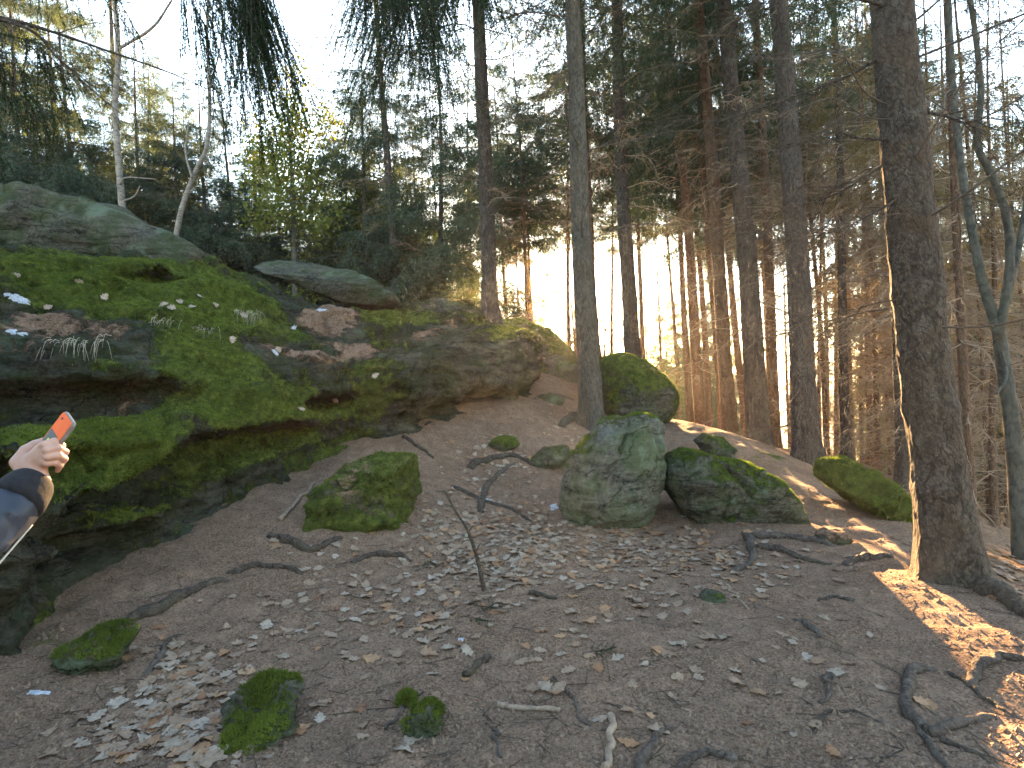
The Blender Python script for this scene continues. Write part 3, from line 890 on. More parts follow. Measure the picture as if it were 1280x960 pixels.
boulder('tiny mossy stone touching the round moss-capped stone',
        [(494, 876), (505, 865), (520, 869), (519, 884), (501, 888)], depth=1.0, moss_w=0.5, sub=4, seed=59, tufts=700, name='stone', cat='stone')
boulder('green mossy ridge rock beyond the end of the outcrop',
        [(600, 415), (622, 401), (650, 403), (690, 415), (720, 440), (728, 465), (690, 472), (610, 472)], d=13.2, depth=1.0, moss_w=0.45, sub=5, seed=61, tufts=2000)
boulder('small dark boulder lying against the mossy ridge rock',
        [(662, 466), (675, 450), (700, 446), (722, 455), (726, 481), (690, 483), (667, 477)], d=11.6, depth=1.0, moss_w=0.2, sub=5, seed=67)
boulder('flat mossy stone flush with the path beside the cracked boulder',
        [(660, 574), (680, 559), (708, 556), (716, 572), (692, 584), (668, 584)], depth=1.4, moss_w=0.25, sub=5, seed=71, name='stone', cat='stone')
boulder('mossy patch of buried stone among leaves on the rising path',
        [(607, 556), (625, 545), (645, 546), (650, 556), (630, 564)], depth=1.4, moss_w=0.5, sub=4, seed=73, name='stone', cat='stone', tufts=600)
boulder('low green stone behind the long mossy boulder',
        [(866, 550), (880, 540), (902, 546), (920, 562), (915, 574), (885, 570)], d=8.3, depth=1.2, moss_w=0.42, sub=5, seed=79, name='stone', cat='stone')
boulder('smooth grey-brown stone slab in the upper path',
        [(912, 572), (938, 560), (970, 568), (990, 579), (975, 586), (930, 584)], d=8.7, depth=1.6, back=1.2, sink=0.2, moss_w=0.05, sub=5, seed=83, name='stone', cat='stone', soil_w=0.45)
boulder('small bare stone in the sunlit path',
        [(1018, 668), (1032, 660), (1052, 661), (1068, 672), (1050, 680), (1026, 677)], depth=1.1, moss_w=-0.2, sub=4, seed=89, name='stone', cat='stone', soil_w=0.5)
boulder('little flat greenish stone on the open soil',
        [(874, 746), (884, 737), (902, 740), (908, 750), (892, 755), (878, 754)], depth=1.2, moss_w=0.2, sub=4, seed=97, name='stone', cat='stone')
boulder('flat stone step between the small dark boulder and the path tree',
        [(668, 499), (686, 492), (708, 498), (702, 507), (676, 508)], d=10.0, depth=1.2, moss_w=0.28, sub=4, seed=101, name='stone', cat='stone')
boulder('great dark bare boulder crowning the mossy outcrop',
        [(-90, 330), (-70, 262), (0, 240), (45, 238), (95, 246), (140, 262), (165, 277), (205, 290), (245, 302), (272, 322), (220, 340), (100, 345), (0, 345)], d=8.8, depth=1.0, moss_w=-0.02, sub=5, seed=103, mat=M_slab,
        cuts=[((0.3, -0.8, 0.45), 0.26), ((0, -0.9, -0.4), 0.24), ((-0.4, -0.8, 0.2), 0.34)], back=0.3)
boulder('bare grey tilted slab lying on the outcrop top',
        [(312, 330), (345, 325), (400, 327), (442, 340), (482, 358), (508, 371), (475, 380), (440, 377), (400, 366), (355, 350)], d=10.2, depth=0.9, moss_w=-0.12, sub=5, seed=107, mat=M_slab,
        cuts=[((0.1, -0.55, 0.85), 0.13), ((0.0, -0.9, -0.3), 0.30)], back=0.7, noise=0.8, squar=0.6)
boulder('low pale slab at the back of the outcrop beside the straight spruce',
        [(512, 390), (540, 374), (575, 377), (605, 390), (600, 404), (540, 402)], d=11.4, depth=1.0, moss_w=0.15, sub=5, seed=109, mat=M_slab)
# ------------------------------------------------------------------ tree building blocks
def strips(a, b, w0, w1, rr):
    """Thin three-sided prisms from points a to b -> verts, quads."""
    n = len(a); t = b - a; t = t / (np.linalg.norm(t, axis=1, keepdims=True) + 1e-9)
    u = np.cross(t, rr.normal(0, 1, (n, 3))); u /= np.linalg.norm(u, axis=1, keepdims=True) + 1e-9
    v = np.cross(t, u)
    w0 = np.broadcast_to(w0, (n,)); w1 = np.broadcast_to(w1, (n,))
    V = []
    for (p, w) in ((a, w0), (b, w1)):
        for k in range(3):
            an = 2 * math.pi * k / 3
            V.append(p + w[:, None] * (math.cos(an) * u + math.sin(an) * v))
    V = np.stack(V, 1).reshape(-1, 3)
    o = np.arange(n)[:, None] * 6
    Q = np.concatenate([o + np.array([[k, (k + 1) % 3, 3 + (k + 1) % 3, 3 + k]]) for k in range(3)])
    return V, Q

def fins(p, d, L, W, rr):
    """Pointed needle sprays -> verts, tris."""
    n = len(p)
    s = np.cross(d, rr.normal(0, 1, (n, 3))); s /= np.linalg.norm(s, axis=1, keepdims=True) + 1e-9
    L = np.broadcast_to(L, (n,))[:, None]; W = np.broadcast_to(W, (n,))[:, None]
    V = np.stack([p - s * W, p + s * W, p + d * L], 1).reshape(-1, 3)
    return V, np.arange(3 * n).reshape(-1, 3)

def unit(v):
    return v / (np.linalg.norm(v, axis=-1, keepdims=True) + 1e-9)

def live_branch(seed, L=2.5, n_lat=22, n_pend=5, n_fin=9, fin_l=0.085, fin_w=0.011, droop=0.42, pend=0.42, stem_r=0.014, wood=True, t0=0.12):
    """A drooping spruce branch along +x with a curtain of hanging twigs: (wood verts, quads), (needle verts, tris)."""
    r = np.random.default_rng(seed)
    ax = lambda t: np.stack([L * t, 0.06 * L * np.sin(t * 3 + seed), L * (0.10 * t - droop * t ** 2 + 0.16 * t ** 4)], -1)
    ts = np.linspace(0, 1, 12)
    wv, wq, wt = tube(ax(ts), stem_r * (1 - 0.85 * ts), 4, cap=False)
    Wv, Wq, Nv, Nt = [wv], [wq], [], []
    wo, no = len(wv), 0
    def add_wood(a, b, w0, w1):
        nonlocal wo
        v, q = strips(a, b, w0, w1, r); Wv.append(v); Wq.append(q + wo); wo += len(v)
    def add_needles(a, b, nf, sl, sw):
        nonlocal no
        n = len(a); t = r.random((n, nf, 1)); p = a[:, None] + (b - a)[:, None] * t
        d = unit(unit((b - a))[:, None] * 0.75 + r.normal(0, 0.55, (n, nf, 3)))
        v, f = fins(p.reshape(-1, 3), d.reshape(-1, 3), sl * r.uniform(0.6, 1.2, n * nf), sw, r)
        Nv.append(v); Nt.append(f + no); no += len(v)
    t = np.sort(r.uniform(t0, 1.0, n_lat)); a = ax(t)
    side = np.where(np.arange(n_lat) % 2, 1.0, -1.0)
    ll = (0.34 * L * (1 - 0.75 * t) + 0.08) * r.uniform(0.6, 1.15, n_lat)
    d = unit(np.stack([0.65 + 0.3 * r.random(n_lat), side * (0.9 + 0.2 * r.random(n_lat)), -0.25 + 0.25 * r.normal(size=n_lat)], -1))
    b = a + d * ll[:, None]; b[:, 2] -= 0.25 * ll
    add_wood(a, b, stem_r * 0.35, stem_r * 0.15)
    add_needles(a, b, n_fin + 4, fin_l, fin_w)
    add_needles(ax(np.linspace(0.35, 0.95, 14)), ax(np.linspace(0.42, 1.0, 14)), n_fin, fin_l, fin_w)
    # hanging twigs
    u = r.uniform(0.1, 1.0, (n_lat, n_pend, 1)); p = (a[:, None] + (b - a)[:, None] * u).reshape(-1, 3)
    dl = pend * r.uniform(0.35, 1.15, len(p)) * np.clip(L / 2.2, 0.5, 1.3)
    dd = unit(np.repeat(d, n_pend, 0) * 0.30 + r.normal(0, 0.16, (len(p), 3)) + np.array([0, 0, -1.0]))
    q = p + dd * dl[:, None]
    if wood: add_wood(p, q, stem_r * 0.18, stem_r * 0.08)
    add_needles(p, q, n_fin, fin_l * 0.9, fin_w)
    return (np.vstack(Wv), np.vstack(Wq)), (np.vstack(Nv), np.vstack(Nt))

def dead_branch(seed, L=1.8, n_lat=16, sub=3, droop=0.25, r0=0.011, up=0.0, fine=0.0022, tip=0.35):
    """A bare dead spruce branch along +x with fine side twigs -> verts, quads."""
    r = np.random.default_rng(seed)
    k1 = r.uniform(-0.15, 0.15); k2 = r.uniform(0, 6)
    ax = lambda t: np.stack([L * t, L * (k1 * t ** 2 + 0.03 * np.sin(t * 7 + k2)), L * (up * t - droop * t ** 1.6 + 0.025 * np.sin(t * 9 + k2))], -1)
    ts = np.linspace(0, 1, 14)
    v, q, _ = tube(ax(ts), r0 * (1 - 0.88 * ts), 5, cap=False)
    Vs, Qs, o = [v], [q], len(v)
    t = np.sort(r.uniform(0.15, 0.98, n_lat)); a = ax(t)
    d = unit(np.stack([0.6 + 0.5 * r.random(n_lat), np.where(r.random(n_lat) < 0.5, -1, 1) * r.uniform(0.3, 1.1, n_lat), r.normal(-0.25, 0.35, n_lat)], -1))
    ll = tip * L * (1 - 0.6 * t) * r.uniform(0.4, 1.2, n_lat)
    m = a + d * ll[:, None] * 0.5; b = m + unit(d + r.normal(0, 0.25, (n_lat, 3)) - np.array([0, 0, 0.25])) * ll[:, None] * 0.5
    for (p0, p1, w0, w1) in ((a, m, fine * 1.5, fine * 1.1), (m, b, fine * 1.1, fine * 0.6)):
        v, q = strips(p0, p1, w0, w1, r); Vs.append(v); Qs.append(q + o); o += len(v)
    if sub:
        u = r.uniform(0.2, 0.95, (n_lat, sub, 1))
        p = np.where(u < 0.5, a[:, None] + (m - a)[:, None] * u * 2, m[:, None] + (b - m)[:, None] * (u * 2 - 1)).reshape(-1, 3)
        dd = unit(np.repeat(d, sub, 0) * 0.6 + r.normal(0, 0.6, (len(p), 3)) - np.array([0, 0, 0.35]))
        e = p + dd * (0.45 * np.repeat(ll, sub) * r.uniform(0.4, 1.1, len(p)))[:, None]
        v, q = strips(p, e, fine * 0.8, fine * 0.45, r); Vs.append(v); Qs.append(q + o); o += len(v)
    return np.vstack(Vs), np.vstack(Qs)

LIVE_FAR = [live_branch(120 + k, 2.5, n_lat=18, n_pend=6, n_fin=6, fin_l=0.14, fin_w=0.018, droop=0.30 + 0.08 * k, pend=0.75, wood=False) for k in range(5)]
LIVE_MID = [live_branch(140 + k, 2.5, n_lat=18, n_pend=6, n_fin=9, fin_l=0.10, fin_w=0.0085, droop=0.30 + 0.08 * k, pend=0.75, wood=False) for k in range(5)]
DEAD = [dead_branch(200 + k, 2.0, droop=0.10 + 0.09 * k, up=0.05 * (k % 3)) for k in range(6)]
DEAD_FAR = [dead_branch(230 + k, 2.0, n_lat=14, sub=3, droop=0.15 + 0.09 * k, fine=0.0042, r0=0.014) for k in range(5)]

def place(v, s, yaw, pitch, org):
    cz, sz, cp, sp = math.cos(yaw), math.sin(yaw), math.cos(pitch), math.sin(pitch)
    Rm = np.array([[cz, -sz, 0], [sz, cz, 0], [0, 0, 1]]) @ np.array([[cp, 0, -sp], [0, 1, 0], [sp, 0, cp]])
    return (v * s) @ Rm.T + org

def crown_mesh(name, seed, Ht=20.0, live0=6.0, Lmax=2.7, dead0=1.2, dead1=8.0, n_dead=60, per_whorl=5, dz=0.5, mats=None, r0=0.15, dead_scale=0.75, live_pitch=0.0, live_skip=0.0, dead_set=None, live=None):
    """Crown of a spruce 20 m tall, trunk not included: dead twigs below, drooping live branches above."""
    r = np.random.default_rng(seed)
    WV, WQ, NV, NT_ = [], [], [], []; wo = no = 0
    tr = lambda z: r0 * (1 - 0.95 * z / Ht)
    ds = dead_set or DEAD_FAR
    for k in range(n_dead):
        z = r.uniform(dead0, dead1); yaw = r.uniform(0, 2 * math.pi)
        v, q = ds[r.integers(len(ds))]
        s = dead_scale * r.uniform(0.45, 1.25)
        p = place(v, s, yaw, r.uniform(-0.25, 0.25), np.array([math.cos(yaw) * tr(z) * 0.6, math.sin(yaw) * tr(z) * 0.6, z]))
        WV.append(p); WQ.append(q + wo); wo += len(p)
    z = live0
    while z < Ht - 0.4:
        fr_ = (z - live0) / (Ht - live0)
        L = Lmax * (1 - fr_) ** 0.75 * min(1.0, 0.75 + fr_ * 3) + 0.2
        for k in range(per_whorl):
            if r.random() < live_skip: continue
            yaw = r.uniform(0, 2 * math.pi); zz = z + r.uniform(-0.2, 0.2)
            (v, q), (nv, nt) = (live or LIVE_FAR)[r.integers(5)]
            s = L / 2.5 * r.uniform(0.7, 1.15)
            org = np.array([math.cos(yaw) * tr(zz) * 0.6, math.sin(yaw) * tr(zz) * 0.6, zz]); pt = live_pitch + r.uniform(-0.15, 0.15) + 0.35 * fr_
            p = place(v, s, yaw, pt, org); WV.append(p); WQ.append(q + wo); wo += len(p)
            p = place(nv, s, yaw, pt, org); NV.append(p); NT_.append(nt + no); no += len(p)
        z += dz * r.uniform(0.8, 1.2) * (1 + 0.9 * max(0, fr_ - 0.3))
    V = np.vstack(WV + NV) if NV else np.vstack(WV)
    Q = np.vstack(WQ)
    T = np.vstack(NT_) + wo if NV else np.zeros((0, 3), int)
    mi = np.concatenate([np.zeros(len(Q), int), np.ones(len(T), int)])
    return mesh_np(name, V, [Q, T], mats or [M_twig, M_needle], False, mi)

def trunk_mesh(name, Ht, r_mid, seed, mat, sides=20, rings=90, flare=0.45, h_ref=2.0, flare_h=0.28, knots=True, detail=1.0, top_frac=0.04, sink=0.4):
    """Tapered spruce bole with root flare, whorl knots and slight bends; radius r_mid at height h_ref."""
    r = np.random.default_rng(seed)
    z = np.concatenate([np.linspace(-sink, 3.2, int(rings * 0.55)), np.linspace(3.2, Ht, int(rings * 0.45) + 1)[1:]])
    tp = lambda zz: 1 - (1 - top_frac) * np.clip(zz, 0, Ht) / Ht
    r0 = r_mid / tp(h_ref)
    a = np.linspace(0, 2 * math.pi, sides, endpoint=False)
    zz, aa = np.meshgrid(z, a, indexing='ij')
    R_ = r0 * tp(zz)
    ph = r.uniform(0, 6.28, 3)
    lobes = 1 + 0.45 * np.cos(aa * 3 + ph[0]) + 0.35 * np.cos(aa * 5 + ph[1])
    R_ = R_ * (1 + flare * np.exp(-np.clip(zz, -0.1, None) / flare_h) * lobes)
    bx = 0.02 * np.sin(zz * 0.5 + ph[2]) * np.clip(zz, 0, 4) / 2; by = 0.02 * np.sin(zz * 0.43 + ph[1]) * np.clip(zz, 0, 4) / 2
    p = np.stack([np.cos(aa) * r0 * 6, np.sin(aa) * r0 * 6, zz * 1.2], -1).reshape(-1, 3)
    R_ = R_ * (1 + detail * (0.05 * fbm(p * 1.0, 3, seed) + 0.035 * fbm(p * np.array([2.6, 2.6, 4.5]), 3, seed + 4)).reshape(R_.shape))
    if knots:
        zk = 0.7
        while zk < 9:
            R_ = R_ * (1 + 0.05 * np.exp(-((zz - zk) / 0.05) ** 2) * (1 + 0.5 * np.cos(aa * 4 + zk * 9)))
            zk += r.uniform(0.32, 0.6)
    V = np.stack([np.cos(aa) * R_ + bx, np.sin(aa) * R_ + by, zz], -1).reshape(-1, 3)
    n = len(z)
    i = np.arange(n - 1)[:, None] * sides; j = np.arange(sides)[None]
    q = np.stack([i + j, i + (j + 1) % sides, i + sides + (j + 1) % sides, i + sides + j], -1).reshape(-1, 4)
    return mesh_np(name, V, q, mat)

def tree_root_empty(name, base, top_pt, label, group=None, spin=None, seed=0):
    """Empty at a tree's base, leaning along base -> top_pt."""
    e = link(name, None, None, tuple(base))
    v = Vector(np.asarray(top_pt) - np.asarray(base)).normalized()
    qt = Vector((0, 0, 1)).rotation_difference(v)
    sp = Matrix.Rotation((seed * 2.399) % 6.283 if spin is None else spin, 4, 'Z')
    e.rotation_euler = (qt.to_matrix().to_4x4() @ sp).to_euler()
    tag(e, label, 'tree', group)
    return e

DEADMESH = [mesh_np('branch', v, q, M_twig_dark, False) for v, q in DEAD]
DEADLONG = [mesh_np('branch', *dead_branch(260 + k, 2.6, n_lat=34, sub=4, droop=0.12 + 0.12 * k, up=0.30 - 0.1 * k, r0=0.010, fine=0.0018, tip=0.3), M_twig_dark, False) for k in range(4)]

def add_branches(tree, r_mid, Ht, n, z0, z1, seed, meshes, smin_=0.5, smax_=1.1, pitch=0.1, yaw_list=None):
    """Dead branches as parts of a tree (local z up)."""
    r = np.random.default_rng(seed)
    for k in range(n):
        z = r.uniform(z0, z1) if yaw_list is None or k >= len(yaw_list) else yaw_list[k][0]
        yaw = r.uniform(0, 6.283) if yaw_list is None or k >= len(yaw_list) else yaw_list[k][1]
        rr_ = r_mid * (1 - 0.9 * z / Ht) * 0.8
        s = r.uniform(smin_, smax_)
        b = link('branch', meshes[int(r.integers(len(meshes)))], tree, (math.cos(yaw) * rr_, math.sin(yaw) * rr_, z),
                 (r.uniform(-0.3, 0.3), -pitch - r.uniform(-0.25, 0.25), yaw), (s, s, s))

# crowns shared between trees
CR_tall = [crown_mesh('crown', 300 + k, 20, 6.5 + k, 2.6, 2.0, 8.5, 34, r0=0.15, dz=0.72, live=LIVE_MID, live_skip=0.32) for k in range(2)]              # bare below, drooping above
CR_low = [crown_mesh('crown', 320 + k, 18, 1.6, 3.1, 0.8, 3.0, 8, r0=0.14, dz=0.52, per_whorl=5) for k in range(2)]           # foliage almost to the ground
CR_dead = [crown_mesh('crown', 340 + k, 14, 6.0, 1.5, 0.5, 8.5, 120, per_whorl=3, mats=[M_twig, M_needle_brown], r0=0.09, dead_scale=0.85, live_skip=0.6, dz=0.7) for k in range(2)]  # suppressed, mostly bare twigs
CR_ridge = [crown_mesh('crown', 380 + k, 12, 0.2, 2.7, -4.5, 1.5, 26, r0=0.12, dz=0.60) for k in range(2)]   # set on tall bare stems
CR_high = [crown_mesh('crown', 360 + k, 20, 8.6, 2.4, 1.5, 7.5, 0, r0=0.15, dz=0.9) for k in range(1)]                    # for trees whose dead branches are parts of their own
print('crowns', [len(m.polygons) for m in CR_tall + CR_low + CR_dead + CR_high])

def spruce(label, px, py, d, top_px, w_px, Ht, mat, crown, seed, group=None, sides=20, rings=90, base=None, name='spruce_tree', scale_c=1.0, detail=1.0, flare=0.45, href=2.0):
    b = P(px, py, d) if base is None else np.array(base, float)
    if base is None:
        top = P(top_px, 0, d)
    else:
        top = b + np.array([0, 0, 1.0])
    r_mid = 0.5 * w_px / F_PX * d
    e = tree_root_empty(name, b, top, label, group, seed=seed)
    link('trunk', trunk_mesh('trunk', Ht, r_mid, seed, mat, sides, rings, detail=detail, flare=flare, h_ref=href), e)
    if crown is not None:
        s = Ht / 20.0 * scale_c
        link('crown', crown, e, (0, 0, 0), (0, 0, 0), (s, s, Ht / 20.0))
    return e, r_mid

# ------------------------------------------------------------------ the trees one can tell apart
right_tree, rr_ = spruce('thick old spruce with flared roots at the sunlit path edge', 1187, 728, 4.65, 1117, 56, 17, M_bark_near, CR_high[0], 1, sides=64, rings=300, detail=1.25, flare=0.5)
add_branches(right_tree, rr_, 17, 26, 1.9, 5.4, 5, DEADLONG, 0.45, 0.95, 0.1)
t1, r1 = spruce('straight spruce with dark knot rings growing on the outcrop', 613, 404, 11.45, 600, 18.5, 19, M_bark, CR_tall[0], 2, sides=32, rings=200)
add_branches(t1, r1, 19, 16, 1.2, 6.5, 12, DEADMESH, 0.6, 1.1, 0.05)
t2, r2 = spruce('grey spruce rooted in the path behind the cracked boulder', 741, 533, 9.4, 711, 25, 17, M_bark_pale, CR_high[0], 3, sides=40, rings=240)
add_branches(t2, r2, 17, 20, 2.2, 7.0, 13, DEADMESH, 0.6, 1.25, 0.25)
spruce('dark spruce directly behind the big rounded boulder', 792, 470, 12.6, 770, 18, 20, M_bark, CR_tall[1], 4, sides=24, rings=120)
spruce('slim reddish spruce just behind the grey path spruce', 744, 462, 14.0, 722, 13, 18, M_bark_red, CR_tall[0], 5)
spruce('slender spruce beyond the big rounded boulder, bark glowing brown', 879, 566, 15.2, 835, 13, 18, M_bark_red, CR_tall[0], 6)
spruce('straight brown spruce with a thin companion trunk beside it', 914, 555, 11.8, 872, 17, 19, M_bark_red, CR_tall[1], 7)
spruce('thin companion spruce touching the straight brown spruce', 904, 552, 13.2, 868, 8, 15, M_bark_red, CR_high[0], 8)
t7, r7 = spruce('stout spruce between the thin paired trunks and the shaggy spruce', 950, 563, 11.2, 908, 25, 20, M_bark, CR_tall[0], 9, sides=28, rings=140)
add_branches(t7, r7, 20, 10, 0.8, 6.0, 15, DEADMESH, 0.4, 0.9, -0.1)
spruce('slim spruce close behind the stout spruce', 969, 565, 12.4, 946, 13, 18, M_bark_red, CR_dead[1], 10)
t9, r9 = spruce('shaggy dark spruce with bleached twigs at its foot beside the path', 1010, 582, 9.6, 973, 28, 20, M_bark, CR_high[0], 11, sides=32, rings=180)
add_branches(t9, r9, 20, 44, 0.25, 5.5, 16, DEADMESH, 0.25, 0.9, -0.1)
spruce('thin spruce pole behind the moss cushion rock', 1058, 578, 11.2, 1040, 11, 15, M_bark, CR_dead[1], 12)
spruce('very thin spruce pole deep in the twig thicket', 1089, 570, 14.0, 1070, 7, 12, M_bark_red, CR_dead[0], 13)
spruce('dark spruce half hidden by the thick old spruce', 1128, 612, 10.0, 1105, 13, 16, M_bark, CR_dead[1], 14)
spruce('slim brown spruce in the leafy hollow below the thick old spruce', 1216, 678, 8.2, 1180, 11, 15, M_bark_red, CR_dead[1], 15)
spruce('thin leaning spruce near the forked grey tree', 1240, 660, 10.5, 1195, 7, 12, M_bark_red, CR_dead[0], 16)

def limb_tree(name, label, limbs, mat, d, seed, twigs=0, cat='tree', leafmat=None, twig_len=0.9):
    """Broadleaf tree from limbs given as photo pixel polylines at one depth: [(points, w0_px, w1_px, part name)]."""
    base = P(*limbs[0][0][0], d)
    e = link(name, None, None, tuple(base)); tag(e, label, cat)
    r = np.random.default_rng(seed)
    for (pts, w0, w1, pn, dz) in limbs:
        pp = [P(x, y, d + dz * k / max(len(pts) - 1, 1)) - base for k, (x, y) in enumerate(pts)]
        path = smooth_path(pp, 50)
        v, q, t = tube(path, np.linspace(w0, w1, 50) * 0.5 / F_PX * d, 14, seed, 0.10)
        link(pn, mesh_np(pn, v, [q, t], mat), e)
        for k in range(twigs if pn != 'trunk' else 0):
            i = int(r.integers(8, 48)); yaw = r.uniform(0, 6.28); s = r.uniform(0.3, 1.0) * twig_len / 2
            link('twig', DEADMESH[int(r.integers(6))], e, tuple(path[i]), (r.uniform(-.4, .4), -r.uniform(0.1, 0.9), yaw), (s, s, s))
    return e

limb_tree('forked_tree', 'grey smooth-barked tree forking into crooked limbs', [
    ([(1279, 705), (1274, 640), (1268, 560), (1256, 470), (1248, 415)], 23, 15, 'trunk', 0.1),
    ([(1249, 420), (1228, 350), (1212, 270), (1198, 180), (1190, 90), (1184, -30)], 12, 7, 'limb', 0.5),
    ([(1248, 425), (1262, 330), (1258, 270), (1238, 215), (1222, 180), (1226, 110), (1216, 20), (1205, -40)], 11, 5, 'limb', -0.2),
    ([(1258, 380), (1275, 300), (1290, 200), (1300, 60)], 8, 5, 'limb', 0.2),
    ([(1252, 440), (1258, 470), (1246, 492)], 5, 3, 'limb', -0.15)], M_bark_grey, 6.2, 5, twigs=7)
limb_tree('birch_tree', 'pale birch rising behind the dark boulder on the outcrop', [
    ([(154, 275), (148, 200), (144, 130), (148, 60), (140, -30)], 8.5, 5.5, 'trunk', 0.4),
    ([(150, 230), (158, 222), (195, 224)], 2.5, 1, 'limb', -0.2), ([(150, 60), (190, 35), (215, 0)], 4, 2.5, 'limb', -0.3), ([(153, 252), (168, 245), (175, 232)], 2.5, 1, 'limb', 0.1)], M_birch, 13.5, 9, twigs=3)
limb_tree('birch_tree', 'thin crooked birch sapling above the outcrop skyline', [
    ([(219, 300), (228, 258), (244, 215), (259, 180), (262, 120), (259, 40), (262, -30)], 7, 3, 'trunk', 0.3),
    ([(240, 222), (232, 190), (236, 150)], 3, 1.5, 'limb', 0.2), ([(261, 110), (275, 60), (280, -10)], 2.5, 1.2, 'limb', 0.3)], M_birch, 13.0, 10, twigs=4)

# ------------------------------------------------------------------ forest behind, each tree its own object
TRUNKS = {}
def stand_tree(x, y, Ht, kind, seed, label, group):
    z = float(G(np.array(x), np.array(y), False))
    key = (kind, seed % 3)
    if key not in TRUNKS:
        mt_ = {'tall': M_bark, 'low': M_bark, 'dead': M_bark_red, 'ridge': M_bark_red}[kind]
        TRUNKS[key] = trunk_mesh('trunk', 20, {'tall': 0.14, 'low': 0.13, 'dead': 0.075, 'ridge': 0.12}[kind], 700 + seed, mt_, 12, 40)
    e = link('spruce_tree', None, None, (x, y, z - 0.05), (0.03 * math.sin(seed * 3.1), 0.03 * math.cos(seed * 1.7), (seed * 2.399) % 6.283))
    s = Ht / 20.0
    link('trunk', TRUNKS[key], e, (0, 0, 0), (0, 0, 0), (max(s, 0.7), max(s, 0.7), s))
    ref, lst = {'tall': (20, CR_tall), 'low': (18, CR_low), 'dead': (14, CR_dead), 'ridge': (12, CR_ridge)}[kind]
    c = Ht / ref
    if kind == 'ridge':
        zb = 1.5 + 0.20 * y + 4.0 * ((seed * 0.618) % 1.0) ** 1.3 + (0.3 if abs(x / y - 0.066) < 0.06 else 0.0)
        c = max(Ht + z - zb, 5.0) / 12.0
        link('crown', lst[seed % 2], e, (0, 0, zb - z), (0, 0, 0), (max(c, 0.8), max(c, 0.8), c))
        tag(e, label, 'tree', group)
        return e
    link('crown', lst[seed % len(lst)], e, (0, 0, 0), (0, 0, 0), (max(c, 0.8), max(c, 0.8), c))
    tag(e, label, 'tree', group)
    return e

def at_px(px, d):
    q = P(px, 480, d); return q[0], q[1]

